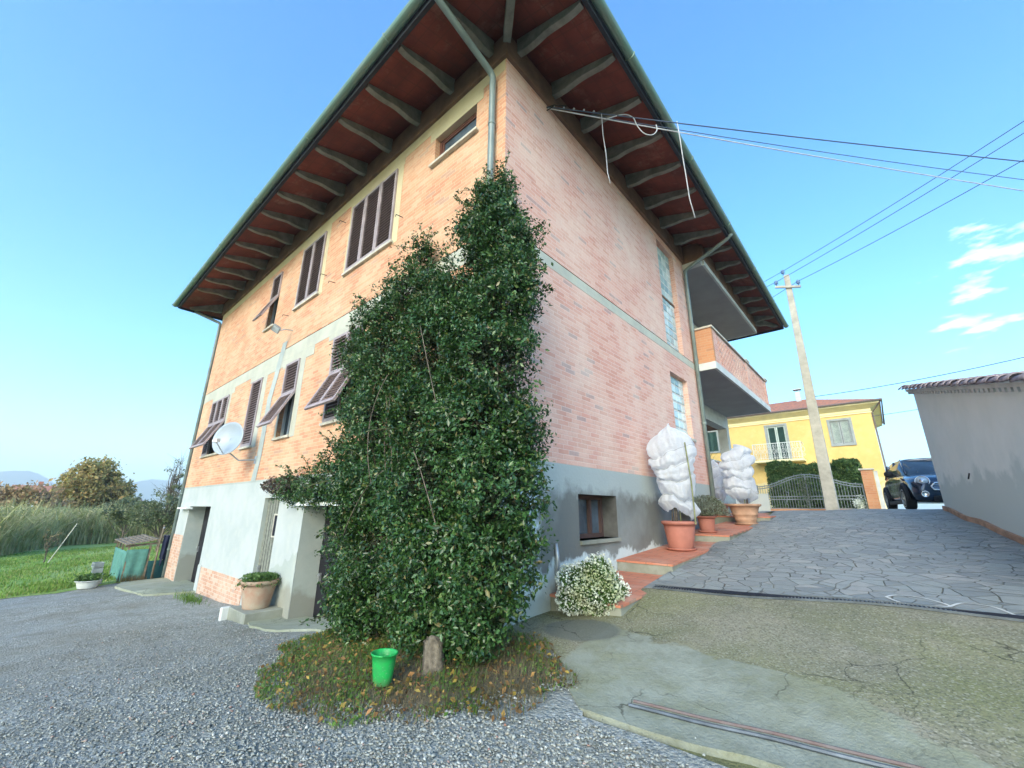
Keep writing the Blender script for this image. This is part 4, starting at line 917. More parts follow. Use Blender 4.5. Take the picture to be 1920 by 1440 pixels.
# edge strip and drain
ed=setp(empty('steel_edge_strip',(2.3,-.6,g(2.3,-.6))),'rusty steel strip set in the lower edge of the concrete','edging')
m=MB(); q=[(1.70+.1*k,-.47+.004*math.sin(k)+.015*k,0) for k in range(40)]
m.tube([(x,y,g(x,y)+.008) for x,y,_ in q],.011,6); o=m.build('steel_rail',M['rust']); part(o,ed)
m=MB(); m.tube([(x,y-.07,g(x,y)+.006) for x,y,_ in q],.012,6); part(m.build('lower_lip',M['grate']),ed)
dg=setp(empty('drain_channel',(2.6,2.0,g(2.6,2.0))),'long metal drain grate between slate paving and old concrete','drain')
m=MB(); m2=MB(); A=Vector((.93,1.74,0)); B_=Vector((3.2,2.05,0)); C_=Vector((5.2,2.20,0))
for (a,b_) in ((A,B_),(B_,C_)):
    L=(b_-a).length; d=(b_-a)/L; s_=Vector((-d.y,d.x,0)); n=int(L/.2)
    for k in range(n):
        p=a+d*(k*L/n); q=a+d*((k+1)*L/n); 
        for sg in (-.055,.055):
            pp=p+s_*sg; qq=q+s_*sg; pp.z=g(pp.x,pp.y)+.012; qq.z=g(qq.x,qq.y)+.012; m.bar(pp,qq,.012,.02)
    n=int(L/.03)
    for k in range(n):
        p=a+d*((k+.5)*L/n); z=g(p.x,p.y)+.012; pp=p+s_*-.05; qq=p+s_*.05; pp.z=z; qq.z=z; m2.bar(pp,qq,.012,.008)
part(m.build('frame',M['grate']),dg); part(m2.build('grating',M['grate']),dg)
m=MB(); P_=[(.95,1.69),(3.2,1.99),(5.2,2.14),(5.2,2.26),(3.2,2.11),(.95,1.80)]
part(MB().add([(x,y,g(x,y)+.008) for x,y in P_],[(0,1,4,5),(1,2,3,4)]).build('channel',M['dark']),dg)

def smoothp2(p):
    p=[Vector((*q,0)) for q in p]; out=[]
    for i in range(len(p)-1):
        p0=p[max(i-1,0)];p1=p[i];p2=p[i+1];p3=p[min(i+2,len(p)-1)]
        for k in range(5):
            t=k/5; q=.5*((2*p1)+(-p0+p2)*t+(2*p0-5*p1+4*p2-p3)*t*t+(-p0+3*p1-3*p2+p3)*t**3); out.append((q.x,q.y))
    return out+[(p[-1].x,p[-1].y)]
CEM=[[(3.06,2.30),(3.14,2.42),(3.34,2.44),(3.50,2.25),(3.32,2.13),(3.16,2.15),(3.06,2.30)],[(3.50,2.25),(3.60,2.44),(3.78,2.43),(3.88,2.24)]]
m=MB()
for lp_ in CEM:
    pts=smoothp2(lp_)
    for a,b in zip(pts,pts[1:]):
        d=Vector((b[0]-a[0],b[1]-a[1])).normalized(); s_=Vector((-d.y,d.x))*.013
        m.quad((a[0]-s_.x,a[1]-s_.y,g(*a)+.010),(a[0]+s_.x,a[1]+s_.y,g(*a)+.010),(b[0]+s_.x,b[1]+s_.y,g(*b)+.010),(b[0]-s_.x,b[1]-s_.y,g(*b)+.010))
o=m.build('cement_pointing',M['slabedge']); setp(o,'fresh pale cement lines round two slabs beside the drain','cement line')
# ------------------------------------------------------------------ tiled steps along the wall
steps=[('lowest one, with the white flowers',.90,2.62,.92,-1.56,-1.46,-1.85),('carrying the big pink pot',2.60,5.2,.84,-1.31,-1.16,-1.6),('the third one up, carrying two pots',5.2,8.55,.92,-1.03,-.86,-1.35),('the topmost one by the porch',8.5,11.5,1.0,-.73,-.66,-1.1)]
for i,(lab,y0,y1,x1,za,zb,zl) in enumerate(steps):
    e=setp(empty('tiled_step',(.45,(y0+y1)/2,zl)),'terracotta tiled step along the wall, '+lab,'step','tiled steps along the house wall')
    m=MB(); xa=.004 if i<3 else XR+.01
    m.add([(xa,y0,zl),(x1,y0,zl),(x1,y1,zl+.3),(xa,y1,zl+.3),(xa,y0,za-.025),(x1,y0,za-.025),(x1,y1,zb-.025),(xa,y1,zb-.025)],[(0,3,2,1),(4,5,6,7),(0,1,5,4),(1,2,6,5),(2,3,7,6),(3,0,4,7)])
    part(m.build('base',M['stepside'],bevel=.008),e)
    m=MB(); x2=x1+.012; y2=y0-.012
    m.add([(xa,y2,za-.025),(x2,y2,za-.025),(x2,y1-.002,zb-.025),(xa,y1-.002,zb-.025),(xa,y2,za),(x2,y2,za),(x2,y1-.002,zb),(xa,y1-.002,zb)],[(0,3,2,1),(4,5,6,7),(0,1,5,4),(1,2,6,5),(2,3,7,6),(3,0,4,7)])
    part(m.build('tiles',M['tile']),e)
def steptop(y):
    for lab,y0,y1,x1,za,zb,zl in steps:
        if y0<=y<y1: return za+(zb-za)*(y-y0)/(y1-y0)

# ------------------------------------------------------------------ pots and wrapped plants
def pot(e,r0,r1,h,mat,rim=.03,deco=False,saucer=False,z0=0.0):
    m=MB(); z=z0+(.03 if saucer else 0)
    pr=[(0,z),(r0*.98,z),(r0,z+.01)]
    for k in range(1,8):
        t=k/8; pr.append((r0+(r1-r0)*(t**.9),z+h*t))
    if deco: pr=pr[:3]+[(r0+(r1-r0)*.12,z+h*.14),(r0+(r1-r0)*.2+.01,z+h*.2),(r0+(r1-r0)*.2,z+h*.24),(r0+(r1-r0)*.45,z+h*.4),(r0+(r1-r0)*.5+.014,z+h*.44),(r0+(r1-r0)*.52,z+h*.5),(r0+(r1-r0)*.85,z+h*.85)]
    pr+=[(r1,z+h*.86),(r1+rim*.6,z+h*.88),(r1+rim,z+h*.92),(r1+rim,z+h*.98),(r1+rim*.5,z+h),(r1-.012,z+h),(r1-.02,z+h*.9)]
    m.lathe(pr,n=36); p=m.build('pot',mat,e,smooth=True)
    m=MB(); m.lathe([(r1-.015,z+h*.9),(r1*.5,z+h*.93),(0,z+h*.94)],n=20); m.build('soil',M['soil'],e,smooth=True)
    if saucer:
        m=MB(); m.lathe([(0,z0),(r0+.03,z0),(r0+.055,z0+.035),(r0+.045,z0+.037),(r0+.02,z0+.012),(0,z0+.012)],n=30); m.build('saucer',mat,e,smooth=True)
    return z+h*.93
def fleece_wrap(e,z0,z1,rads,seed,ties,name='frost_fleece'):
    """crumpled fleece gathered by strings: radius profile with cinches"""
    r=random.Random(seed); n=96; rows=96; m=MB(); H=z1-z0; ph=[r.uniform(0,6) for _ in range(8)]
    for i in range(rows+1):
        t=i/rows; z=z0+H*t
        f=t*(len(rads)-1); k=min(int(f),len(rads)-2); R=rads[k]*(1-(f-k))+rads[k+1]*(f-k)
        cin=0
        for c,dp in ties: cin=max(cin,dp*math.exp(-((t-c)/.022)**2))
        puff=0
        cs=sorted([0.]+[c for c,_ in ties]+[1.])
        for a,b in zip(cs,cs[1:]):
            if a<=t<=b: puff=math.sin(PI*(t-a)/(b-a))**.6
        pl_=sum(math.exp(-((t-c)/.05)**2) for c,_ in ties)+.6*math.exp(-(t/.10)**2); fo2=pl_*(.06*math.sin(19*a+ph[1]+6*t)+.05*math.sin(13*a+ph[2]-9*t)); cap=1 if t<.93 else math.sqrt(max(0,1-((t-.93)/.07)**2))*.8+.2*(1-(t-.93)/.07)
        for j in range(n):
            a=2*PI*j/n
            fold=.07*math.sin(3*a+ph[0]+4*t)+.05*math.sin(5*a+ph[1]-9*t)+.035*math.sin(9*a+ph[2]+14*t)+.03*abs(math.sin(13*a+ph[3]+5*math.sin(8*t)))+.02*math.sin(23*a+ph[4]+20*t)
            ir=.5+.5*math.sin(2*a+ph[7]+5*t); rr=R*(.86+.13*puff*(.4+.9*ir))*(1-cin*(.35+.8*ir))*(1+fold*1.2+fo2)*cap
            dz=.07*math.sin(a+ph[6]+5*t)+.05*math.sin(2*a+ph[5]+7*t)+.018*math.sin(5*a+ph[6])+.01*math.sin(11*a+ph[7])
            m.v.append((rr*math.cos(a),rr*math.sin(a),z+dz*(1-cin*.5)))
    for i in range(rows):
        for j in range(n):
            j2=(j+1)%n; m.f.append((i*n+j,i*n+j2,(i+1)*n+j2,(i+1)*n+j))
    o=m.build(name,M['fleece'],e,smooth=True)
    for c,dp in ties:
        i=int(c*rows); ring=[Vector(m.v[i*n+j])*1.0 for j in range(0,n,3)]; cc=sum(ring,Vector())/len(ring)
        q=MB(); pts=[cc+(v-cc)*1.03 for v in ring]; q.tube(pts+[pts[0]],.005,5); q.build('tie_cord',M['cable'],o)
    return o
def wrapped(loc,lab,pargs,z0,z1,rads,ties,seed,stakes=3,lean=(0,0),mat='terra'):
    e=setp(empty('wrapped_potted_tree',loc,random.Random(seed).uniform(0,3)),lab,'potted tree','plants wrapped in white frost fleece')
    zt=pot(e,*pargs[:3],M[mat],**pargs[3])
    f=fleece_wrap(e,z0,z1,rads,seed,ties); f.location=(lean[0],lean[1],0)
    r=random.Random(seed)
    for k in range(stakes):
        m=MB(); a=r.uniform(0,6.28); q=.10
        m.tube([(q*math.cos(a),q*math.sin(a),zt-.05),(q*.8*math.cos(a)+lean[0]*.5,q*.8*math.sin(a),z0+.25)],.011,7); m.build('stem',M['bark'] if k else M['stick'],e,smooth=True)
    return e
e=wrapped((.47,4.0,steptop(4.0)),'tallest fleece wrapped plant, in a plain pink terracotta pot by the cellar window',(.195,.265,.43,dict(saucer=True,rim=.025)),.60,2.02,[.24,.33,.29,.30,.34,.33,.38,.38,.37,.31,.14],[(.20,.20),(.42,.24),(.57,.20),(.70,.10)],21,4,(.0,-.0))
m=MB(); m.tube([(.12,-.30,.42),(.06,-.40,1.1),(.02,-.40,1.75)],.013,7); o=m.build('stake',M['stick'],e); o.rotation_euler=(0,0,-e.rotation_euler.z+.9)
wrapped((.64,7.75,steptop(7.75)),'plant wrapped in white fleece in a wide decorated terracotta pot at the third step',(.20,.33,.43,dict(deco=True,saucer=True,rim=.035)),.55,1.74,[.22,.34,.36,.33,.33,.36,.35,.32,.22],[(.22,.16),(.45,.18),(.62,.14),(.80,.14)],33,3,(.06,.05),mat='terraold')
wrapped((-.14,8.7,-.72),'small plant wrapped in white fleece half hidden behind the downpipe',(.14,.20,.30,dict()),.42,1.36,[.13,.22,.23,.20,.25,.22,.13],[(.30,.22),(.58,.2),(.78,.1)],44,2)
# silver shrub
e=setp(empty('potted_shrub',(.42,5.62,steptop(5.62))),'silvery lavender shrub in a small terracotta pot between two wrapped plants','potted shrub')
zt=pot(e,.13,.165,.28,M['terra'],saucer=True)
d=rng.normal(size=(3600,3)); d/=np.linalg.norm(d,axis=1)[:,None]; d[:,2]=np.abs(d[:,2])*1.0-.25
P=d*(.18+.25*rng.random(3600)**.6)[:,None]*np.array([1.05,1.05,.95])+np.array([0,0,zt+.12])
leaf_mesh('foliage',P,.05,M['lavender'],e,aspect=.22,nrm=d,nbias=-.2)
m=MB()
for k in range(60):
    v=Vector(d[k]); m.tube([(0,0,zt-.03),v*.2+Vector((0,0,zt+.08)),v*.40+Vector((0,0,zt+.14))],.004,4)
m.build('twigs',M['dry'],e)
# white flowering bush on the lowest step
e=setp(empty('flowering_bush',(.50,1.22,steptop(1.22)),0),'round bush full of tiny white flowers on the lowest step','flower bush')
pot(e,.12,.16,.10,M['terraweath'])
n=10000; d=rng.normal(size=(n,3)); d/=np.linalg.norm(d,axis=1)[:,None]
lump=1+.14*np.sin(d[:,0]*5+.6)*np.sin(d[:,1]*4+1)+.09*np.sin(d[:,2]*7+d[:,0]*3)+.06*np.sin(d[:,1]*13)
P=d*((.30+.70*rng.random(n)**.4)*lump)[:,None]*np.array([.355,.37,.29])+np.array([.0,-.20,.08]); P=P[P[:,2]>-.19]; 
leaf_mesh('foliage',P,.042,M['potgreen'],e,aspect=.45)
n=6500; d=rng.normal(size=(n,3)); d/=np.linalg.norm(d,axis=1)[:,None]
lump=1+.14*np.sin(d[:,0]*5+.6)*np.sin(d[:,1]*4+1)+.09*np.sin(d[:,2]*7+d[:,0]*3)+.06*np.sin(d[:,1]*13)
P=d*((.93+.13*rng.random(n))*lump)[:,None]*np.array([.365,.38,.30])+np.array([.0,-.20,.08]); P=P[P[:,2]>-.17]; dd=d[:len(P)]
leaf_mesh('white_flowers',P,.021,M['flower'],e,aspect=1.0,nrm=dd,nbias=.0,upbias=.6)
# pot on the doorstep of the yard side
px_,py_=-5.62,-.36; pz=g(px_,py_)
e=setp(empty('concrete_plinth',(px_,py_,pz)),'low concrete block step carrying a planted terracotta pot','block step')
m=MB(); m.box(-.42,.42,-.25,.36,-.1,.16); part_=m.build('block',M['stepside'],e,bevel=.012)
m=MB(); m.box(-.50,-.40,-.36,-.20,-.1,.16); m.build('marker_stone',M['slabedge'],e,bevel=.02)
e=setp(empty('potted_plant',(px_+.0,py_+.05,pz+.16)),'weathered terracotta pot with low green plants by the grey plank door','potted plant')
e.scale=(.88,.88,.88); zt=pot(e,.24,.33,.52,M['terraweath'],rim=.02)
n=2600; d=rng.normal(size=(n,3)); P=np.stack([rng.normal(size=n)*.16,rng.normal(size=n)*.16,zt+.03+rng.random(n)*.12],1); P=P[np.hypot(P[:,0],P[:,1])<.44]
rr_=np.hypot(P[:,0],P[:,1]); P[:,2]-=np.clip(rr_-.30,0,1)*1.1; leaf_mesh('foliage',P,.045,M['potgreen'],e,aspect=.5,upbias=.8)

# ------------------------------------------------------------------ satellite dish and flood light
dc=Vector((-8.14,-.55,.93)); e=setp(empty('satellite_dish',(-7.94,0,.49)),'round grey satellite dish on an arm on the yard side wall','satellite dish')
ax=Vector((.58,-.79,.16)).normalized(); u=ax.cross(Vector((0,0,1))).normalized(); v=u.cross(ax)
m=MB(); R=.385; n=40; rg=9
for i in range(rg+1):
    rr=R*i/rg
    for k in range(n):
        a=2*PI*k/n; p=dc+u*rr*.94*math.cos(a)+v*rr*1.03*math.sin(a)+ax*(.10*(rr/R)**2); m.v.append(tuple(p))
for i in range(rg):
    for k in range(n):
        k2=(k+1)%n; m.f.append((i*n+k,i*n+k2,(i+1)*n+k2,(i+1)*n+k))
o=m.build('dish_reflector',M['dish'],smooth=True); part(o,e); sm=o.modifiers.new('s','SOLIDIFY'); sm.thickness=.012
m=MB(); m.tube([(-7.94,-.0,.49),(-7.98,-.35,.45),(-8.05,-.56,.62),tuple(dc-ax*.04)],.018,8); m.box(-8.0,-7.88,-.02,0,.40,.58); part(m.build('wall_bracket',M['metal'],smooth=False),e)
tip=dc+ax*.42-v*.16+u*.0; m=MB(); m.tube([tuple(dc-v*.37+ax*.08),tuple(tip)],.012,7); part(m.build('feed_arm',M['metal']),e)
m=MB(); m.bar(tip,tip+(-ax*.10+v*.03),.07,.08); m.bar(tip+u*.05,tip+u*.05-ax*.1,.05,.06); part(m.build('receiver',M['white']),e)
e=setp(empty('flood_light',(-7.0,0,3.52)),'small flood light fixed to the wall between the two rows of windows','flood light')
m=MB(); m.tube([(-7.0,0,3.56),(-7.05,-.16,3.56),(-7.12,-.24,3.52)],.012,6); part(m.build('bracket',M['metal']),e)
m=MB(); fa=Vector((.18,-.48,-.86)).normalized(); c=Vector((-7.05,-.36,3.50)); m.bar(c-fa*.03,c+fa*.02,.24,.18,up=(.2,1,-.3)); part(m.build('housing',M['metal'],bevel=.01),e)
m=MB(); m.bar(c+fa*.021,c+fa*.026,.20,.14,up=(.2,1,-.3)); part(m.build('lamp_glass',M['lens']),e)

# ------------------------------------------------------------------ cables
def sag(p,q,s,n=24): 
    p=Vector(p);q=Vector(q); return [p.lerp(q,k/n)-Vector((0,0,s*4*(k/n)*(1-k/n))) for k in range(n+1)]
CB=(0.02,1.05,6.14)
def cable(name,lab,pts,r,mat,cat='cable',grp=None):
    m=MB(); m.tube(pts,r,6); o=m.build(name,mat,smooth=True); setp(o,lab,cat,grp); return o
def ext(a,b,f): a=Vector(a);b=Vector(b); return a+(b-a)*f
gcb='service cables from the house wall'
cable('service_cable','uppermost dark service cable from the brick wall under the eaves',sag(CB,ext(CB,(6.54,8.27,6.24),1.6),.10),.011,M['cabled'],grp=gcb)
cable('service_cable','middle service cable from the brick wall bracket',sag((.02,1.06,6.12),ext(CB,(6.50,8.41,5.98),1.6),.16),.007,M['cabled'],grp=gcb)
cable('service_cable','lowest pale service cable from the brick wall bracket',sag((.02,1.04,6.10),ext(CB,(6.47,8.54,5.76),1.6),.10),.010,M['cable'],grp=gcb)
e=setp(empty('cable_bracket',CB),'iron wall bracket with insulators holding the service cables','bracket')
m=MB(); m.tube([(-.03,0,0),(.10,.06,.02),(.25,.22,.02)],.012,6); m.tube([(-.02,0,-.07),(.06,.03,-.04),(.1,.06,.0)],.008,6); m.build('arm',M['blackpl'],e)
for k in range(5):
    m=MB(); t=.10+.16*k; m.lathe([(0,0),(.016,.0),(.020,.012),(.012,.028),(0,.03)],(t*.75,t*.85,.02),8); m.build('insulator',M['cable'],e,smooth=True)
def swing(px): return px
Lp=lambda f: Vector(CB).lerp(Vector((6.54,8.27,6.19)),f)
cable('loose_cable','thin loose cable end hanging straight down under the eaves',[Lp(.10)+Vector((0,0,-.02)),Lp(.10)+Vector((.0,.0,-.5)),Lp(.10)+Vector((.03,-.0,-.9)),Lp(.10)+Vector((.02,.03,-1.3)),Lp(.10)+Vector((.04,.06,-1.5))],.007,M['cable'],grp='loose cable ends')
a=Lp(.245); cable('loose_cable','longer loose cable end curling in front of the gutter',[a,a+Vector((0,.04,-.35)),a+Vector((0,.05,-.7)),a+Vector((.0,.10,-1.2)),a+Vector((.0,.12,-1.6)),a+Vector((.02,.22,-1.95))],.009,M['cable'],grp='loose cable ends')
a=Lp(.11); b_=Lp(.20); pts=[a+Vector((0,0,-.12)),a.lerp(b_,.35)+Vector((0,0,.02)),a.lerp(b_,.55)+Vector((0,0,-.03)),a.lerp(b_,.62)+Vector((0,0,-.2)),a.lerp(b_,.75)+Vector((0,0,-.36)),a.lerp(b_,.92)+Vector((0,0,-.38)),b_+Vector((.02,.02,-.27)),b_+Vector((0.02,0.02,-.14))]
def smoothp(p,n=5):
    out=[]
    for i in range(len(p)-1):
        p0=p[max(i-1,0)];p1=p[i];p2=p[i+1];p3=p[min(i+2,len(p)-1)]
        for k in range(n):
            t=k/n; out.append(.5*((2*p1)+(-p0+p2)*t+(2*p0-5*p1+4*p2-p3)*t*t+(-p0+3*p1-3*p2+p3)*t**3))
    out.append(p[-1]); return out
cable('looped_cable','looped slack of pale cable under the service cables',smoothp(pts),.009,M['cable'])

# utility pole
pe=setp(empty('utility_pole',(1.52,17.1,-.6)),'tall tapering concrete utility pole behind the paved drive','utility pole')
m=MB(); V=[]
for k in range(2):
    z=[-.2,10.2][k]; r=[.21,.105][k]; V+=[(sx*r+[0,.06][k],sy*r*.8,z) for sx,sy in ((-1,-1),(1,-1),(1,1),(-1,1))]
m.add(V,[(3,2,1,0),(4,5,6,7),(0,1,5,4),(1,2,6,5),(2,3,7,6),(3,0,4,7)]); m.build('shaft',M['pole'],pe,bevel=.02)
m=MB(); m.box(-.11,.18,-.12,.12,2.35,2.40); m.build('steel_band',M['metal'],pe)
m=MB(); m.bar((-.42,-.13,9.72),(.50,-.13,9.42),.09,.09); m.build('crossarm',M['pole'],pe)
INS=[(-.05,0,10.25),(-.36,-.13,9.76),(.44,-.13,9.50)]
for p in INS:
    m=MB(); m.lathe([(0,0),(.02,.0),(.02,.08),(.07,.09),(.08,.13),(.04,.15),(.07,.17),(.075,.22),(.03,.27),(0,.27)],p,12); m.build('insulator',M['insul'],pe,smooth=True)
far_l=[(.36,17.8,9.96),(.44,17.9,9.74),(.59,18.2,9.23)]
def camdir(pt,f): o=Vector((3.2727,-3.5376,-.5939)); return o+(Vector(pt)-o)*f
far_r=[camdir((6.62,7.83,6.87),19/14),camdir((6.60,7.95,6.69),19/14),camdir((6.55,8.21,6.27),19/14)]
for i,p in enumerate(INS):
    P0=Vector((1.52,17.1,-.6))+Vector(p)+Vector((0,0,.2)); ql=ext(P0,far_l[i],9); qr=ext(P0,far_r[i],1.5)
    nm=['top','left arm','right arm'][i]
    cable('power_line','thin power line on the %s insulator of the concrete pole'%['top','nearer, left','lower, right'][i],sag(ql,P0,.2)[:-1]+sag(P0,qr,.15),.011,M['cabled'],'power line','power lines on the pole')
cable('telephone_line','sloping wire from the concrete pole over the pale garage',sag((1.62,17.1,3.92),(11,17.2,4.9),.25),.014,M['cabled'],'wire')
cable('telephone_line','faint wire from the yellow house corner towards the right',sag((3.3,25.,4.2),(12,25.5,5.4),.2),.014,M['cabled'],'wire')

# ------------------------------------------------------------------ yellow house
yh=setp(empty('yellow_house',(-2.8,25,-.6)),'yellow two storey house with terracotta roof and green shutters','house')
X0,X1,Y0,Y1,Z0,Z1=-9.0,3.32,25.0,32.5,-.7,4.55
def yp(m,name,mat,**k):
    par=k.pop('parent',None); o=m.build(name,mat,par or yh,**k)
    if par is None: o.location=-Vector(yh.location)
    return o
YW=[(-1.55,-.62,2.2,4.2),(1.50,2.34,2.88,4.14),(-5.05,-4.35,3.0,4.25),(-7.6,-6.9,3.0,4.25)]
m=MB(); wallmb(m,'y',Y0,X0,X1,Z0+.0,Z1,[(*w,.12) for w in YW],1); m.quad((X1,Y0,Z0),(X1,Y1,Z0),(X1,Y1,Z1),(X1,Y0,Z1)); m.quad((X0,Y0,Z0),(X0,Y1,Z0),(X0,Y1,Z1),(X0,Y0,Z1)); m.quad((X0,Y1,Z0),(X1,Y1,Z0),(X1,Y1,Z1),(X0,Y1,Z1))
yp(m,'wall',M['yellow'])
m=MB(); m.box(X0-.02,X1+.02,Y0-.03,Y0,Z0,.05); m.box(X1,X1+.03,Y0,Y1,Z0,.05); yp(m,'plinth_band',M['cream'])
m=MB(); m.box(X0-.05,X1+.05,Y0-.05,Y0,4.40,4.46); m.box(X0-.4,X1+.42,Y0-.42,Y1+.4,4.82,4.93)
m.add([(X0,Y0-.02,4.62),(X1+.02,Y0-.02,4.62),(X1+.38,Y0-.38,4.82),(X0-.38,Y0-.38,4.82)],[(0,1,2,3)]); m.add([(X1+.02,Y0-.02,4.62),(X1+.02,Y1,4.62),(X1+.38,Y1+.38,4.82),(X1+.38,Y0-.38,4.82)],[(0,1,2,3)])
m.box(X0,X1+.02,Y0-.02,Y0+.05,4.5,4.64); m.box(X1-.05,X1+.02,Y0+.05,Y1,4.5,4.64)
yp(m,'cornice',M['cream'])
m=MB(); V=[];a,b,c,d=X0-.45,X1+.47,Y0-.47,Y1+.45; zr=4.96; Rg=zr+(d-c)/2*.33; xm0,xm1=a+3.7,b-3.7; ym=(c+d)/2
def corr(m,P00,P10,P01,P11,n,amp=.035):
    P00,P10,P01,P11=map(Vector,(P00,P10,P01,P11)); N=n*6; up=(P10-P00).cross(P01-P00).normalized()
    if up.z<0: up=-up
    bs=len(m.v)
    for i in range(N+1):
        t=i/N; h=amp*abs(math.sin(PI*t*n)); m.v.append(tuple(P00.lerp(P10,t)+up*h)); m.v.append(tuple(P01.lerp(P11,t)+up*h))
    for i in range(N): m.f.append((bs+2*i,bs+2*i+2,bs+2*i+3,bs+2*i+1))
corr(m,(a,c,zr),(b,c,zr),(xm0,ym,Rg),(xm1,ym,Rg),46); corr(m,(b,c,zr),(b,d,zr),(xm1,ym,Rg),(xm1,ym,Rg),28); corr(m,(a,d,zr),(b,d,zr),(xm0,ym,Rg),(xm1,ym,Rg),46); corr(m,(a,c,zr),(a,d,zr),(xm0,ym,Rg),(xm0,ym,Rg),28)
yp(m,'roof',M['tileroof'])
m=MB(); gutx=[(a,c-.06,zr-.02),(b+.06,c-.06,zr-.02),(b+.06,d,zr-.02)]; m.tube(gutx,.05,8); m.tube([(b+.03,c+.0,zr-.06),(X1+.05,Y0+.02,4.4),(X1+.06,Y0+.02,-.4)],.035,8); yp(m,'gutter',M['rust'])
m=MB(); m.box(-.13,.13,28,28.26,5.6,6.75); m.box(-.22,.22,27.9,28.36,6.9,6.95); m.box(-.12,-.08,28.02,28.24,6.75,6.9); m.box(.08,.12,28.02,28.24,6.75,6.9); yp(m,'chimney',M['metal'])
for i,(x0,x1,z0,z1) in enumerate(YW):
    m=MB(); s_=.12
    m.box(x0-s_,x0,Y0-.03,Y0+.12,z0-.0,z1+s_); m.box(x1,x1+s_,Y0-.03,Y0+.12,z0,z1+s_); m.box(x0,x1,Y0-.03,Y0+.12,z1,z1+s_)
    if i: m.box(x0-s_,x1+s_,Y0-.06,Y0+.12,z0-.1,z0)
    f=yp(m,'french_door' if i==0 else 'window',M['greywall'])
    m=MB(); m.box(x0,x1,Y0+.09,Y0+.11,z0,z1); yp(m,'glass_pane',M['glass'],parent=f)
    n=2; w=(x1-x0)/n
    for k in range(n):
        m=MB(); q0=x0+k*w+.01; q1=x0+(k+1)*w-.01
        m.box(q0,q0+.06,Y0+.03,Y0+.08,z0,z1); m.box(q1-.06,q1,Y0+.03,Y0+.08,z0,z1); m.box(q0+.06,q1-.06,Y0+.03,Y0+.08,z1-.07,z1); m.box(q0+.06,q1-.06,Y0+.03,Y0+.08,z0,z0+.08)
        fr=yp(m,'shutter',M['paleshut'] if i in(0,) else (M['greywall'] if i==1 else M['greenshut']),parent=f)
        m=MB(); z=z0+.1
        while z<z1-.09: m.add([(q0+.06,Y0+.07,z+.04),(q1-.06,Y0+.07,z+.04),(q1-.06,Y0+.035,z),(q0+.06,Y0+.035,z)],[(0,1,2,3)]); z+=.055
        yp(m,'louvres',M['greenshut'] if i!=1 else M['paleshut'],parent=fr)
m=MB(); m.box(-2.3,.12,Y0-.9,Y0,2.06,2.18); yp(m,'balcony_slab',M['cream'])
m=MB(); x=-2.25
m.bar((-2.27,Y0-.86,3.1),(.09,Y0-.86,3.1),.03,.03); m.bar((-2.27,Y0-.86,2.27),(.09,Y0-.86,2.27),.02,.02)
for xx in (-2.27,.09): m.bar((xx,Y0-.86,3.1),(xx,Y0,3.1),.03,.03); m.bar((xx,Y0-.86,2.18),(xx,Y0-.86,3.1),.02)
k=0
while x<.06:
    m.bar((x,Y0-.86,2.2),(x,Y0-.86,3.1),.014)
    if k%2==0:
        m.tube([(x+.115+.075*math.cos(t),Y0-.86,2.66+.14*math.sin(t)) for t in [2*PI*j/12 for j in range(13)]],.010,5)
        m.tube([(x+.115+.05*math.cos(t),Y0-.86,2.93+.07*math.sin(t)) for t in [2*PI*j/10 for j in range(11)]],.008,5); m.tube([(x+.115+.05*math.cos(t),Y0-.86,2.38+.08*math.sin(t)) for t in [2*PI*j/10 for j in range(11)]],.008,5)
    x+=.115; k+=1
yp(m,'balcony_railing',M['white'])

# hedge, gate, pillar
def box_leaves(x0,x1,y0,y1,z0,z1,n,top=.12):
    P=np.stack([x0+(x1-x0)*rng.random(n),y0+(y1-y0)*rng.random(n)**1.5,z0+(z1-z0)*rng.random(n)**.8],1)
    P[:,2]+= (P[:,2]>z1-.25)*top*rng.random(n)*(.4+.3*np.sin(P[:,0]*7)+.3*np.sin(P[:,0]*17)); P[:,1]+= .08*np.sin(P[:,0]*6)*np.sin(P[:,2]*5); return P
he=setp(empty('conifer_hedge',(.9,20.8,-.6)),'dense clipped green conifer hedge between iron fence and yellow house','hedge')
o=leaf_mesh('foliage',np.concatenate([box_leaves(-1.1,2.55,20.3,21.3,-.5,1.50,26000),box_leaves(-1.0,.0,20.25,20.9,1.3,1.68,2500),box_leaves(1.6,2.5,20.4,21.0,1.3,1.62,2500)]),.13,M['hedge'],aspect=.28,upbias=0); part(o,he)
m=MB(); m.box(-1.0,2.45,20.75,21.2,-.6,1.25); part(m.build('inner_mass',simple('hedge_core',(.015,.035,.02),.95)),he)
m=MB()
for k in range(12): m.tube([(-.9+.3*k,20.7,-.6),(-.9+.3*k+.05,20.7,.3)],.03,5)
part(m.build('trunks',M['bark']),he)
ge=setp(empty('iron_fence',(.7,19,-.6)),'grey wrought iron fence with swept top rails in front of the hedge','fence')
def rail(x):   # swept top: low at the ends, high in the middle
    t=(x+1.25)/(2.45+1.25); return .48+.47*(.5-.5*math.cos(2*PI*min(max(t*1.0,0),1)))
xs=[-1.3+.1*k for k in range(39)]
for nm,dz in (('top_rail',.0),('top_rail',-.10)):
    m=MB(); m.tube([(x,19,rail(x)+dz) for x in xs],.022,6); part(m.build(nm,M['iron']),ge)
m=MB(); m.bar((-1.3,19,.02),(2.5,19,.02),.035); m.bar((-1.3,19,-.10),(2.5,19,-.10),.035); m.bar((-1.3,19,-.48),(2.5,19,-.48),.035); part(m.build('lower_rail',M['iron']),ge)
m=MB()
for k,x in enumerate(xs): m.bar((x,19,-.48),(x,19,rail(x)+(.0 if k%3 else .07)),.016 if k not in (0,19,38) else .05)
part(m.build('bars',M['iron']),ge)
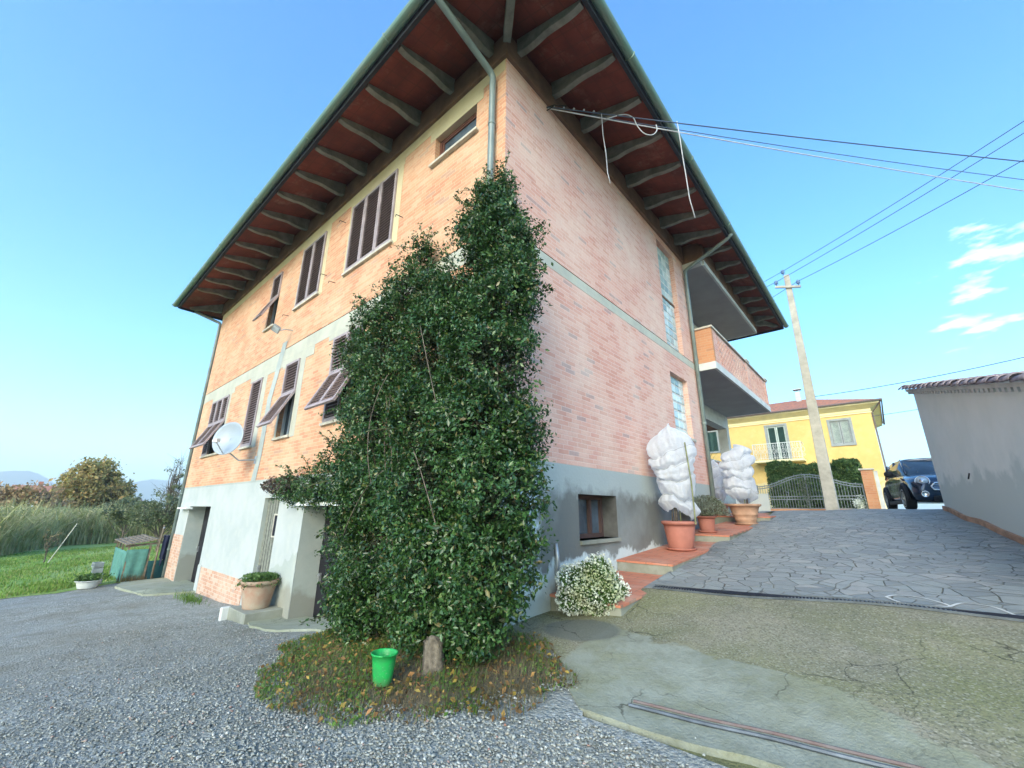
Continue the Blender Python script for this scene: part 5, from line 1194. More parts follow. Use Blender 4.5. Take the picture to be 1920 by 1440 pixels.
for k in range(1,5):
    xx=-1.3+.76*k-.4
    m=MB(); m.tube([(xx+.07*math.sin(t*2)*1,18.98,-.05+.28*math.cos(t)) for t in [PI*j/14 for j in range(15)]],.012,5); part(m.build('scroll',M['iron']),ge)
ke=MB(); ke.box(-1.5,3.1,18.85,19.15,-.75,-.50); o=ke.build('low_brick_kerb',M['brickO']); setp(o,'low brick kerb under the iron fence','kerb')
pi=setp(empty('brick_pillar',(2.74,19.0,-.6)),'short red brick gate pillar with a concrete cap','pillar')
m=MB(); m.box(2.55,2.92,18.82,19.18,-.6,1.02); part(m.build('shaft',M['brickO']),pi); m=MB(); m.box(2.49,2.98,18.76,19.24,1.02,1.08); part(m.build('cap',M['sill'],bevel=.01),pi)
gp=setp(empty('gate_post',(3.02,19.0,-.6)),'narrow white concrete post beside the brick gate pillar','post'); m=MB(); m.box(2.94,3.06,18.9,19.1,-.6,.95); part(m.build('shaft',M['slabedge'],bevel=.01),gp); m=MB(); m.box(2.93,3.07,18.89,19.11,.95,.98); part(m.build('cap',M['sill']),gp)
# creeping plants with pale flowers on the fence
P=np.stack([.55+.12*rng.normal(size=700),18.9+.05*rng.normal(size=700),.2+.42*rng.normal(size=700)],1); P=P[(P[:,2]>-.45)&(P[:,2]<.9)]
o=leaf_mesh('fence_climber',P,.05,M['lavender'],aspect=.6); setp(o,'pale flowering creeper on the iron fence','creeper')
P=np.stack([2.3+.10*rng.normal(size=300),18.85+.05*rng.normal(size=300),-.3+.12*rng.normal(size=300)],1)
o=leaf_mesh('flower_clump',P,.06,M['flower'],aspect=.7); setp(o,'small clump of pale flowers at the foot of the brick pillar','flowers')
# spiky plant behind the porch parapet
e=setp(empty('potted_yucca',(-1.6,12.6,0.0)),'spiky green plant behind the porch parapet','yucca'); pot(e,.13,.17,.3,M['terra'])
n=60; o=blade_mesh('foliage',np.tile(np.array([[0,0,.3]]),(n,1))+rng.normal(size=(n,3))*.02,1.0,.035,M['potgreen'],lean=.8,parent=e)

# ------------------------------------------------------------------ garage on the right
GA=Vector((4.12,9.7)); GD=Vector((.11,-1)).normalized(); GN=Vector((GD.y,-GD.x))*-1   # GN points away from the driveway (+x)
if GN.x<0: GN=-GN
ga=setp(empty('garage',(6.2,6.0,-1.0)),'pale grey plastered outbuilding with old curved roof tiles on the right','outbuilding')
def GP(s,w,z): p=GA+GD*s+GN*w; return (p.x,p.y,z)
def gtop(s): return 2.10-.222*s
LG=8.6
m=MB(); 
poly=[GP(0,0,-.9),GP(LG,0,-2.2),GP(LG,0,gtop(LG)),GP(0,0,gtop(0))]
W=4.5; v=[Vector(p) for p in poly]; w_=[Vector((*( (Vector(p[:2])+GN*W)),p[2])) for p in poly]
m.add(v+w_,[(0,1,2,3),(7,6,5,4),(0,3,7,4),(1,5,6,2),(3,2,6,7)]); part(m.build('wall',M['garage']),ga)
m=MB()
for s0,s1,z,t in ((-.12,LG,.0,.06),):
    a=[GP(s0,-.10,gtop(s0)+.01),GP(s1,-.10,gtop(s1)+.01),GP(s1,W+.1,gtop(s1)+.01),GP(s0,W+.1,gtop(s0)+.01)]; b=[(x,y,q+.06) for x,y,q in a]
    m.add(a+b,[(0,3,2,1),(4,5,6,7),(0,1,5,4),(1,2,6,5),(2,3,7,6),(3,0,4,7)])
part(m.build('roof_slab',M['slabedge']),ga)
m=MB(); r=random.Random(8)
cols_=int(W/.21)+1; 
for c in range(cols_):
    w0=-.14+c*.21; nrow=int(LG/.36)+1
    for k in range(nrow):
        s0=-.16+k*.36+r.uniform(-.02,.02); s1=s0+.42; rr0=.095+r.uniform(-.006,.008); rr1=.080; bs=len(m.v); lift=r.uniform(0,.012)
        # each curved tile: high end tucked under, low end (towards the camera side) lies over the next
        for (s,rad,hh) in ((s0,rr1,.0),(s1,rr0,.030)):
            for j in range(7):
                a=PI*j/6; p=GP(s,w0+rad*math.cos(a),gtop(s)+.075+hh+lift+rad*.8*math.sin(a)); m.v.append(p)
        for j in range(6): m.f.append((bs+j,bs+j+1,bs+7+j+1,bs+7+j))
o=part(m.build('roof_tiles',M['tileold'],smooth=True),ga); sm=o.modifiers.new('s','SOLIDIFY'); sm.thickness=.014
m=MB()
for k in range(int(LG/.18)):
    s=k*.18; a=GP(s,-.09,gtop(s)+.0); m.add([GP(s,-.09,gtop(s)+.012),GP(s+.10,-.09,gtop(s+.10)+.012),GP(s+.10,.0,gtop(s+.1)+.012),GP(s,.0,gtop(s)+.012),GP(s,-.09,gtop(s)-.05),GP(s+.10,-.09,gtop(s+.10)-.05),GP(s+.10,-.001,gtop(s+.1)-.05),GP(s,-.001,gtop(s)-.05)],[(0,1,2,3),(7,6,5,4),(0,4,5,1),(1,5,6,2),(2,6,7,3),(3,7,4,0)])
part(m.build('verge_moulding',M['slabedge']),ga)
m=MB(); n=30
for k in range(n):
    s0=LG*k/n; s1=LG*(k+1)/n; z0=g(*GP(s0,-.03,0)[:2]); z1=g(*GP(s1,-.03,0)[:2])
    m.add([GP(s0,-.045,z0-.05),GP(s1,-.045,z1-.05),GP(s1,-.045,z1+.09),GP(s0,-.045,z0+.09),GP(s0,-.001,z0+.09),GP(s1,-.001,z1+.09)],[(0,1,2,3),(3,2,5,4)])
part(m.build('terracotta_skirting',M['terraold']),ga)
m=MB(); p=GP(2.6,-.04,.05); m.bar(p,(p[0]-.03,p[1],p[2]-.10),.02); part(m.build('wall_hook',M['blackpl']),ga)
# tree whose tip shows over the garage roof
def treeobj(name,lab,loc,h,blobs,nleaf,size,mat,grp=None,cat='tree',trunk=.12,limbs=7,aspect=.55,seed=1,bare=0):
    e=setp(empty(name,loc),lab,cat,grp); r=random.Random(seed); m=MB(); c=Vector(blobs[0][:3])
    top=Vector((c.x*.5,c.y*.5,h*.45)); ln=[Vector((0,0,-.2)),Vector((c.x*.1,c.y*.1,h*.2)),top,Vector((c.x*.8,c.y*.8,h*.8))]
    m.tube(smoothp(ln,4),[trunk*(1-.8*k/12) for k in range(13)],8)
    for k in range(limbs):
        b=r.choice(blobs); q=Vector(b[:3])+Vector([r.uniform(-.6,.6)*b[3] for _ in range(3)]); s=Vector((0,0,h*r.uniform(.15,.5))); md=s.lerp(q,.5)+Vector((r.uniform(-.3,.3),r.uniform(-.3,.3),r.uniform(0,.4)))
        ll=smoothp([s,md,q],4); m.tube(ll,[trunk*.45*(1-.85*j/(len(ll)-1)) for j in range(len(ll))],5)
        for _ in range(bare):
            p=ll[r.randrange(3,len(ll))]; d=Vector((r.uniform(-1,1),r.uniform(-1,1),r.uniform(.1,1.3))).normalized(); L=r.uniform(.4,1.3)*h*.12
            m.tube([p,p+d*L*.5+Vector((0,0,.02)),p+d*L+Vector((r.uniform(-.1,.1),0,L*.15))],[trunk*.12,trunk*.08,trunk*.03],4)
    m.build('trunk',M['bark'],e,smooth=True)
    tot=sum(b[3]**3 for b in blobs); out=[]; rs=np.random.default_rng(seed)
    for b in blobs:
        n=int(nleaf*b[3]**3/tot); nc=max(6,n//45); cd=rs.normal(size=(nc,3)); cd/=np.linalg.norm(cd,axis=1)[:,None]; cc=np.array(b[:3])+cd*(b[3]*(.45+.6*rs.random(nc)**.7))[:,None]
        idx=rs.integers(0,nc,n); out.append(cc[idx]+rs.normal(size=(n,3))*b[3]*.15)
    P=np.concatenate(out)
    leaf_mesh('crown',P,size,mat,e,aspect=aspect,droop=.2); return e
# ------------------------------------------------------------------ yard at the far left
fe=setp(empty('garden_pen',(-15.3,-.5,-2.75)),'low timber framed pen with green shade netting beside the lawn','pen')
m=MB()
PX0,PX1,PY0,PY1=-16.6,-14.35,-.98,.9
for (x,y) in ((PX1,PY0),(PX0,PY0),(PX1,PY0+.5),(PX0,PY1),(PX1,PY1),(-15.5,PY0)):
    m.bar((x,y,-2.85),(x,y,-1.75),.05,.05)
part(m.build('posts',M['wood']),fe)
m=MB()
for k in range(7): m.bar((PX0-.1,PY0-.05+.11*k,-1.66+.02*k),(PX1+.12,PY0-.05+.11*k,-1.70+.02*k),.09,.03)
m.bar((PX1,PY0-.1,-1.75),(PX1,PY1,-1.60),.06,.06); m.bar((PX0,PY0-.1,-1.75),(PX0,PY1,-1.60),.06,.06); m.bar((PX0,PY1,-1.6),(PX1+.3,PY1,-1.55),.07,.09)
part(m.build('roof_boards',M['wood']),fe)
def cloth(name,a,b,zt,zb,mat,par,amp=.03,nf=5,n=16,ragged=0):
    m=MB(); a=Vector((*a,0)); b=Vector((*b,0)); d=(b-a); nrm=Vector((-d.y,d.x,0)).normalized(); R=8; r=random.Random(int(zt*10)+n)
    offs=[r.uniform(-ragged,ragged) for _ in range(n+1)]
    for i in range(R+1):
        t=i/R
        for k in range(n+1):
            s=k/n; p=a+d*s+nrm*(amp*(.3+t)*math.sin(2*PI*nf*s+t*1.5)); p.z=zt+(zb+offs[k]-zt)*t; m.v.append(tuple(p))
    for i in range(R):
        for k in range(n): m.f.append((i*(n+1)+k,i*(n+1)+k+1,(i+1)*(n+1)+k+1,(i+1)*(n+1)+k))
    o=m.build(name,mat,smooth=True); sm=o.modifiers.new('s','SOLIDIFY'); sm.thickness=.004
    if par is not None: part(o,par)
    return o
o=cloth('shade_net',(PX1+.03,PY0-.05),(PX1+.03,PY0+.48),-1.85,-2.78,M['netgreen'],fe,.015,2); o['label']='pale green netting panel facing the yard'
cloth('shade_net',(PX1+.02,PY0+.52),(PX1+.02,PY1),-2.2,-2.8,M['netdark'],fe,.02,3)
cloth('shade_net',(PX0,PY0-.03),(PX1,PY0-.03),-1.9,-2.78,M['netgreen'],fe,.02,3)
for (x,y,zt,lab,tilt) in ((-14.25,-.30,-1.15,'thin grey wooden pole beside the green netting',.02),(-14.3,.12,-.95,'pale leaning wooden pole in front of the dark netting',.05)):
    e=setp(empty('wooden_pole',(x,y,g(x,y))),lab,'pole','poles beside the garden pen'); m=MB(); h=zt-g(x,y); m.tube([(0,0,-.1),(tilt*.5,0,h*.5),(tilt,.02,h)],[.028,.024,.02],7); m.build('shaft',M['wood'] if tilt<.03 else M['stick'],e,smooth=True); m=MB(); m.tube([(tilt-.03,.02,h-.1),(tilt+.03,.02,h-.08)],.03,6); m.build('wire_tie',M['metal'],e)
ln=cable('clothes_line','clothes line strung between the poles and the house corner',sag((-14.25,-.30,-1.45),(-14.12,1.1,-1.25),.08),.004,M['cable'],'clothes line')
o=cloth('dark_garment',(-14.27,-.22),(-14.24,.04),-1.45,-2.25,M['navy'],None,.05,2,12,.12); setp(o,'dark navy garment hanging from the line between the two poles','garment')
o=cloth('dark_cloth',(-14.2,.42),(-14.15,.85),-1.33,-2.1,M['navy'],None,.04,2,12,.15); setp(o,'dark cloth hanging from the line next to the house corner','cloth')
for k in range(4):
    x,y=-14.4,-1.52; z=g(x,y)+.02+.15*k
    e=setp(empty('plastic_crate',(x,y-.02*k,z),.1*(k%2)),['bottom grey plastic crate of the stack beside the netting','second crate from the ground in the stack beside the netting','third crate from the ground in the stack beside the netting','topmost crate of the stack beside the netting'][k],'crate','stack of plastic crates'); e.scale=(.72,.72,.76)
    m=MB(); 
    for q in ((-.2,-.2,-.14,.14),(.18,.2,-.14,.14)): m.box(q[0],q[1]+.02,q[2],q[3],0,.17)
    m.box(-.2,.2,-.15,-.13,.0,.05); m.box(-.2,.2,-.15,-.13,.12,.17); m.box(-.2,.2,.13,.15,.0,.17); m.box(-.2,.2,-.13,.13,0,.015)
    for j in range(6): m.box(-.2+.07*j,-.18+.07*j,-.149,-.131,.05,.12)
    m.build('box',M['crate'],e)
e=setp(empty('planter_bowl',(-13.75,-1.75,g(-13.75,-1.75))),'low pale planter bowl with green plants at the gravel edge','planter')
pot(e,.20,.26,.20,M['slabedge']); n=900; P=np.stack([rng.normal(size=n)*.13,rng.normal(size=n)*.15,.18+rng.random(n)*.16],1); leaf_mesh('foliage',P,.06,M['potgreen'],e,upbias=.5)
for (x,y,lab) in ((-14.6,-1.5,'low green plants growing beside the crates'),(-9.6,-.55,'weed tuft at the foot of the lower brick facing'),(-2.2,-3.45,'small green weed in the gravel at the bottom edge')):
    k=450 if x>-10 else 600; P=np.stack([rng.normal(size=k)*(.22 if x>-5 else .25),rng.normal(size=k)*.10,rng.random(k)*.10+.02],1)
# weeds as single plants
def weed(x,y,sx,sy,h,lab,n=420,mat='grass'):
    e=setp(empty('weed',(x,y,g(x,y)-.01)),lab,'weed'); P=np.stack([rng.normal(size=n)*sx,rng.normal(size=n)*sy,np.zeros(n)],1); blade_mesh('foliage',P,h,.010,M[mat],lean=1.0,parent=e)
weed(-9.3,-.42,.45,.10,.11,'low weeds along the foot of the lower brick facing')
weed(-14.3,-.75,.15,.18,.18,'dry weed tuft at the corner of the door slab',mat='dry')
weed(-.35,-3.15,.07,.05,.07,'small green weed alone in the gravel at the bottom edge',120)
# young tree with a stake on the lawn
e=treeobj('young_tree','small leafless young tree on the lawn leaning on a pale stake',(-25.5,-2.15,g(-25.5,-2.15)),1.5,[(0,0,1.2,.3),(.1,.1,.9,.22)],140,.05,M['autumnr'],trunk=.03,limbs=8,bare=5,seed=5)
m=MB(); m.tube([(.1,.10,-.05),(.1,.70,1.65)],.018,6); m.build('stake',M['sill'],e)
lp=[(-13.7,-6),(-13.7,-2.5),(-14.9,-1.2),(-17,1.6),(-30,4),(-36,2),(-33,-5),(-29,-9)]
o=blade_mesh('lawn_grass',scatter(lp,30000,41,lambda x,y:min(1,(16/(-x+2))**1.5)*(.6+.4*math.sin(x*.9+y*1.7))),.075,.03,M['lawnblade'],lean=.9,seg=2); setp(o,'short uneven grass blades over the lawn','lawn grass',kind='stuff')
# reeds
rp=[(-29,-16),(-31,-3.9),(-35,-2.6),(-40,-.9),(-41,3),(-39,9),(-40,14),(-54,16),(-54,-16)]
P=scatter(rp,26000,21,lambda x,y: 1 if x>-44 else .4); hz=1
o=blade_mesh('reeds',P,2.35,.055,M['reed'],lean=.75,seg=4,hvar=.22); setp(o,'thick belt of green and straw coloured canes beyond the lawn','reeds',kind='stuff')
P2=P[rng.integers(0,len(P),30000)].copy(); P2[:,2]+=.4+2.1*rng.random(len(P2))**.8; P2[:,:2]+=rng.normal(size=(len(P2),2))*.3
o=leaf_mesh('cane_leaves',P2,.42,M['reed'],aspect=.11,droop=.7); setp(o,'long hanging leaves of the cane belt','cane leaves',kind='stuff')
gt='trees beyond the reeds'
treeobj('autumn_tree','large olive and orange autumn tree standing above the canes',(-60,1.2,-4.0),8.6,[(0,0,5.2,2.5),(-.3,-1.4,4.3,1.7),(.2,1.6,4.6,1.9),(0,.6,6.9,1.6),(0,-.6,6.4,1.5),(0,2.6,3.9,1.2),(0,-2.6,3.0,1.3)],12000,.34,M['autumn'],gt,limbs=26,trunk=.3,seed=3,bare=2)
treeobj('autumn_tree','low russet bushy tree at the left edge with bare twigs on top',(-52,-2.4,-3.7),5.0,[(0,0,3.2,1.5),(0,-1.6,3.2,1.4),(0,1.2,2.7,1.2)],5000,.26,M['autumnr'],gt,limbs=22,trunk=.14,seed=8,bare=4)
treeobj('autumn_tree','orange brown tree cut by the left edge of the picture',(-56,-6.2,-3.8),5.2,[(0,0,3.4,1.8),(0,-1.8,3.0,1.6),(0,1.5,3,1.2)],5000,.28,M['autumnr'],gt,limbs=16,seed=9,bare=2)
treeobj('olive_tree','grey green rounded tree right of the large autumn tree',(-50,3.4,-3.7),4.4,[(0,0,2.8,1.2),(0,1.2,2.5,1.0),(0,-1.2,2.6,1.0)],6000,.24,M['greygreen'],gt,limbs=14,seed=10)
treeobj('olive_tree','twiggy grey green fruit tree nearest the house corner',(-28.5,2.3,-3.1),3.9,[(0,0,2.3,.95),(0,1.0,2.4,.8),(0,-.9,2.1,.8),(0,.5,3.0,.6)],3600,.13,M['greygreen'],gt,limbs=24,trunk=.09,seed=11,bare=4)
treeobj('olive_tree','thin grey green tree standing in front of the canes',(-34,1.4,-3.1),3.2,[(0,0,2.1,.8),(0,.9,2.2,.7),(0,-.8,1.9,.6)],3000,.14,M['greygreen'],gt,limbs=16,trunk=.07,seed=13,bare=3)
treeobj('bare_tree','tall nearly bare tree rising beside the house corner',(-31,2.75,-3.1),6.2,[(0,0,3.4,.7),(0,.1,4.6,.5),(0,.2,5.4,.3)],420,.12,M['greygreen'],gt,limbs=26,trunk=.07,seed=12,bare=6)
treeobj('palm_like_tree','violet leaved tree top showing over the garage roof',(7.95,10.9,-.6),4.6,[(0,0,4.15,.5),(.3,-.1,3.9,.5),(.0,.3,3.7,.5)],1500,.16,simple('violet_leaves',(.06,.08,.16),.6),limbs=6,seed=14)
bh='distant farm buildings'
def farhouse(name,lab,loc,w,d,h,rh,wm,rm,rz=0):
    e=setp(empty(name,loc,rz),lab,'farm building',bh); m=MB(); m.box(-w/2,w/2,-d/2,d/2,-1,h); m.build('wall',wm,e)
    m=MB(); a,b=w/2+.3,d/2+.3; m.add([(-a,-b,h),(a,-b,h),(a,b,h),(-a,b,h),(0,-b,h+rh),(0,b,h+rh)],[(0,3,5,4),(1,4,5,2),(0,4,1),(3,2,5),(0,1,2,3)]); m.build('roof',rm,e)
    m=MB()
    for k in range(3): m.box(w/2,w/2+.03,-d/2+d*(k+.5)/3-.35,-d/2+d*(k+.5)/3+.35,h-1.7,h-.6)
    m.build('windows',M['dark'],e); m=MB(); m.box(-.6,-.1,-.3,.2,h+.2,h+rh+.6); m.build('chimney',rm,e); return e
farhouse('farm_building','white distant building with brown roof between the autumn trees',(-95,-1.6,-4.4),8,5.2,5.6,1.2,M['white'],M['tileroof'])
farhouse('farm_building','distant pale building at the left edge behind russet trees',(-100,-8.0,-4.4),8,6,5.2,1.2,M['white'],M['tileold'])
farhouse('farm_building','low red shed with pale blue roof beyond the canes',(-84,5.7,-4.2),4,3.0,2.9,.45,simple('shed_red',(.40,.10,.07),.8),simple('shed_blue_roof',(.35,.48,.56),.5))
farhouse('farm_building','grey distant roof behind the fruit trees',(-110,10.5,-4.5),8,4,4.6,1.0,M['white'],M['tileold'])
# far tree line so that the plain ends in foliage, and the hills
P=np.stack([-170-60*rng.random(26000),-150+320*rng.random(26000),np.zeros(26000)],1); P[:,2]=-6.2+(4.0+2.0*np.sin(P[:,1]*.11)+1.4*np.sin(P[:,1]*.37+2))*rng.random(26000)**.6
o=leaf_mesh('distant_treeline',P,1.3,M['autumn'],aspect=.8); setp(o,'distant mixed trees across the plain below the hills','tree line',kind='stuff')
def ridge(name,R,prof,a0,a1,base,depth,seed):
    m=MB(); n=160; rows=9; r=random.Random(seed)
    for i in range(rows):
        t=i/(rows-1); rad=R+depth*t
        for k in range(n+1):
            a=a0+(a1-a0)*k/n; h=prof(a)*math.sin(PI*min(1,t*1.0)*.5)**1.2+ (3*math.sin(a*160+i*1.3)+2*math.sin(a*331+i*2.1))*(.3+t)*.8
            m.v.append((-rad*math.cos(a),rad*math.sin(a),base+h))
    for i in range(rows-1):
        for k in range(n): m.f.append((i*(n+1)+k,i*(n+1)+k+1,(i+1)*(n+1)+k+1,(i+1)*(n+1)+k))
    return m.build(name,M['hill'],smooth=True,kind='structure')
def prof1(a): # a: bearing from -X towards +Y (radians)
    d=math.degrees(a); return 210*(.55+.30*math.exp(-((d-.6)/1.6)**2)+.34*math.exp(-((d+1.6)/2.2)**2)+.25*math.exp(-((d+9)/6)**2)+.40*math.exp(-((d-9.3)/4)**2)-.12*math.exp(-((d-4.6)/1.6)**2)+.2*math.exp(-((d-22)/7)**2))
ridge('hills',2600,prof1,-.9,1.1,-40,900,1)

# ------------------------------------------------------------------ car
ce=setp(empty('parked_car',(4.24,13.38,g(4.24,13.38)),math.radians(8.6)),'small dark blue hatchback with round headlights parked facing the camera by the outbuilding','car')
# local: front at -y
def loft(sections,name,mat,parent=ce,sub=2,crease=False,cap=True):
    m=MB(); n=len(sections[0])
    for s_ in sections: m.v+=s_
    for i in range(len(sections)-1):
        for k in range(n):
            k2=(k+1)%n; m.f.append((i*n+k,i*n+k2,(i+1)*n+k2,(i+1)*n+k))
    if cap: m.f.append(tuple(range(n))[::-1]); m.f.append(tuple((len(sections)-1)*n+k for k in range(n)))
    return m.build(name,mat,parent,smooth=True,sub=sub)
def bsec(y,hw,z0,z1,zs,tw):  # half width, bottom, bonnet height, shoulder height, top half width
    P=[(hw*.86,z0),(hw*.97,z0+.08),(hw,(z0+zs)/2),(hw*.985,zs-.04),(hw*.93,zs+.02),(tw,z1),(tw*.5,z1+.015)]
    return [(x,y,z) for x,z in P]+[(-x,y,z) for x,z in reversed(P)]
secs=[bsec(-1.90,.60,.34,.62,.52,.50),bsec(-1.87,.68,.24,.70,.58,.56),bsec(-1.78,.78,.20,.80,.66,.62),bsec(-1.5,.85,.19,.88,.76,.66),bsec(-1.1,.862,.19,.93,.83,.70),bsec(-.8,.865,.19,.97,.86,.72),bsec(0,.865,.19,.98,.88,.76),bsec(1.2,.865,.20,.98,.89,.76),bsec(1.7,.82,.24,.96,.86,.68),bsec(1.86,.74,.34,.88,.76,.60)]
loft(secs,'body',M['car'])
gsec=lambda y,hw,z0,z1,tw:[(x,y,z) for x,z in [(hw,z0),(hw*.97,(z0+z1)/2),(tw,z1),(tw*.5,z1+.005)]]+[(-x,y,z) for x,z in reversed([(hw,z0),(hw*.97,(z0+z1)/2),(tw,z1),(tw*.5,z1+.005)])]
loft([gsec(-1.02,.70,.90,.94,.66),gsec(-.98,.72,.90,.97,.67),gsec(-.45,.78,.90,1.36,.64),gsec(-.40,.78,.90,1.375,.64),gsec(.6,.785,.90,1.39,.65),gsec(1.45,.76,.90,1.35,.63),gsec(1.50,.75,.90,1.34,.62),gsec(1.78,.70,.88,.96,.62)],'windscreen_and_windows',M['glass'],sub=0)
rs=lambda y,w,z:[(w,y,z-.06),(w*.97,y,z+.0),(w*.6,y,z+.028),(0,y,z+.036),(-w*.6,y,z+.028),(-w*.97,y,z),(-w,y,z-.06),(0,y,z-.05)]
loft([rs(-.47,.655,1.375),rs(-.44,.665,1.385),rs(-.2,.67,1.40),rs(.6,.67,1.41),rs(1.45,.655,1.37),rs(1.56,.64,1.35)],'roof',M['car'],sub=1)
for sx in (-1,1):
    for pl_pts,pr_ in (([(sx*.705,-1.03,.95),(sx*.672,-.72,1.18),(sx*.65,-.44,1.37)],.026),([(sx*.745,.35,.95),(sx*.655,.40,1.38)],.03),([(sx*.71,1.72,.95),(sx*.64,1.48,1.35)],.05)):
        m=MB(); m.tube(pl_pts,pr_,6); m.build('pillar',M['car'],ce,smooth=True)
    m=MB(); m.lathe([(0,-.04),(.09,-.03),(.12,.03),(.11,.10),(.06,.13),(0,.13)],n=16); m.v=[(x*.9+sx*.99,y*.7-.62,z+.93) for x,y,z in m.v]; m.tube([(sx*.84,-.66,.93),(sx*.93,-.62,.95)],.025,6); m.build('wing_mirror',M['blackpl'],ce,smooth=True)
    # headlight: lens in a chrome ring
    ctr=Vector((sx*.545,-1.765,.70)); nrm=Vector((sx*.42,-1,.25)).normalized(); q=nrm.to_track_quat('Z','Y').to_matrix()
    def disc(pr,name,mat,par=ce,c=ctr,sc=(1,1)):
        m=MB(); m.lathe(pr,n=28); m.v=[tuple(c+q@Vector((x*sc[0],y*sc[1],z))) for x,y,z in m.v]; return m.build(name,mat,par,smooth=True)
    hl=disc([(.125,-.16),(.145,.0),(.150,.05),(.140,.065),(.125,.055),(.122,-.0)],'headlight',M['chrome'])
    disc([(.126,.03),(.11,.065),(.06,.09),(0,.098)],'lens',M['lens'],hl); disc([(0,.1005),(.045,.097),(.05,.09)],'inner_lamp',M['chrome'],hl)
    fc=Vector((sx*.58,-1.90,.40)); q=Vector((sx*.25,-1,0)).to_track_quat('Z','Y').to_matrix()
    fl=disc([(.07,-.05),(.078,.0),(.075,.02),(.062,.02),(.055,.0),(0,.01)],'fog_light',M['chrome'],c=fc)
    for yy in (-1.23,1.26):
        wl_=MB(); wl_.lathe([(.17,-.10),(.27,-.105),(.305,-.08),(.315,-.03),(.315,.03),(.305,.08),(.27,.105),(.17,.10)],n=36); wl_.v=[(sx*.80+z*1.0,yy+x,.315+y) for x,y,z in wl_.v]
        w=wl_.build('wheel',M['rubber'],ce,smooth=True)
        m=MB(); m.lathe([(.0,.07),(.04,.075),(.05,.06)],n=16)
        for k in range(5):
            a=2*PI*k/5; 
            for da in (-.13,.13): m.bar((.03*math.cos(a),.03*math.sin(a),.065),(.215*math.cos(a+da),.215*math.sin(a+da),.075),.03,.02,up=(0,0,1))
        m.lathe([(.20,.0),(.205,.09),(.225,.095),(.23,.085)],n=36)
        m.v=[(sx*(.80+z*1.12),yy+x,.315+y) for x,y,z in m.v]; m.build('rim',M['alloy'],w,smooth=False)
        m=MB(); m.tube([(sx*.862,yy+.365*math.cos(t),.315+.365*math.sin(t)) for t in [-.2+(PI+.4)*k/16 for k in range(17)]],.035,8); m.build('wheel_arch',M['blackpl'],ce,smooth=True)
        m=MB(); m.lathe([(0,0),(.33,0)],n=24); m.v=[(sx*.868,yy+x,.33+y) for x,y,z in m.v]; m.build('wheel_well',M['dark'],ce)
    m=MB(); m.box(sx*.84,sx*.885,-.95,.95,.17,.27); m.build('side_sill',M['blackpl'],ce,bevel=.01)
    m=MB(); m.tube([(sx*.868,-.62,.3),(sx*.872,-.62,.75),(sx*.85,-.66,.9)],.004,4); m.tube([(sx*.868,.55,.3),(sx*.872,.55,.85)],.004,4); m.bar((sx*.874,.30,.80),(sx*.874,.48,.80),.02,.03); m.build('door_outline',M['dark'],ce)
# grille: six sided chrome frame, dark mesh, bumper opening, plate, badge
gh=[(-.40,.50),(-.44,.585),(-.36,.665),(.36,.665),(.44,.585),(.40,.50),(.0,.485)]
fy=lambda x,z: -1.945+.10*abs(x)**2*1.5+(z-.5)*.16
m=MB(); P_=[Vector((x,fy(x,z),z)) for x,z in gh]; m.tube(P_+[P_[0],P_[1]],.024,8); gr=m.build('grille',M['chrome'],ce,smooth=True)
m=MB(); m.add([(x,fy(x,z)+.004,z) for x,z in gh],[tuple(range(7))]); m.build('grille_mesh',M['dark'],gr)
m=MB()
for z in (.54,.585,.625): m.tube([(-.4+.08*k,fy(-.4+.08*k,z)-.004,z) for k in range(11)],.007,5)
m.build('grille_bar',M['chrome'],gr)
m=MB(); m.box(-.44,.44,-1.925,-1.80,.235,.355); m.build('lower_intake',M['blackpl'],ce,bevel=.02)
m=MB(); m.box(-.26,.26,-1.985,-1.965,.40,.505); pl_=m.build('number_plate',M['plate'],ce,bevel=.004)
m=MB(); m.box(-.26,-.222,-1.988,-1.984,.402,.503); m.build('blue_band',simple('plate_blue',(.02,.08,.45),.5),pl_)
m=MB(); m.tube([(-.55,-.80,.965),(-.15,-.72,1.02)],.012,5); m.tube([(.0,-.84,.965),(.4,-.76,1.02)],.012,5); m.build('wiper',M['blackpl'],ce)

# ------------------------------------------------------------------ camera, light, sky
cam=bpy.data.cameras.new('camera'); co=bpy.data.objects.new('camera',cam); col.objects.link(co); scn.camera=co
r_=Vector((0.7525118390983192,0.6585432009279285,0.006839921670827028)); u_=Vector((0.18414377463814302,-0.2203684975537982,0.9578772340691151)); f_=Vector((-0.6323108430818516,0.7195544300450658,0.287096534154696))
mt=Matrix((( r_.x,u_.x,-f_.x,3.27265),(r_.y,u_.y,-f_.y,-3.53759),(r_.z,u_.z,-f_.z,-.59393),(0,0,0,1))); co.matrix_world=mt
cam.sensor_fit='HORIZONTAL'; cam.sensor_width=36; cam.lens=36*782.64/1920; cam.clip_start=.05; cam.clip_end=12000

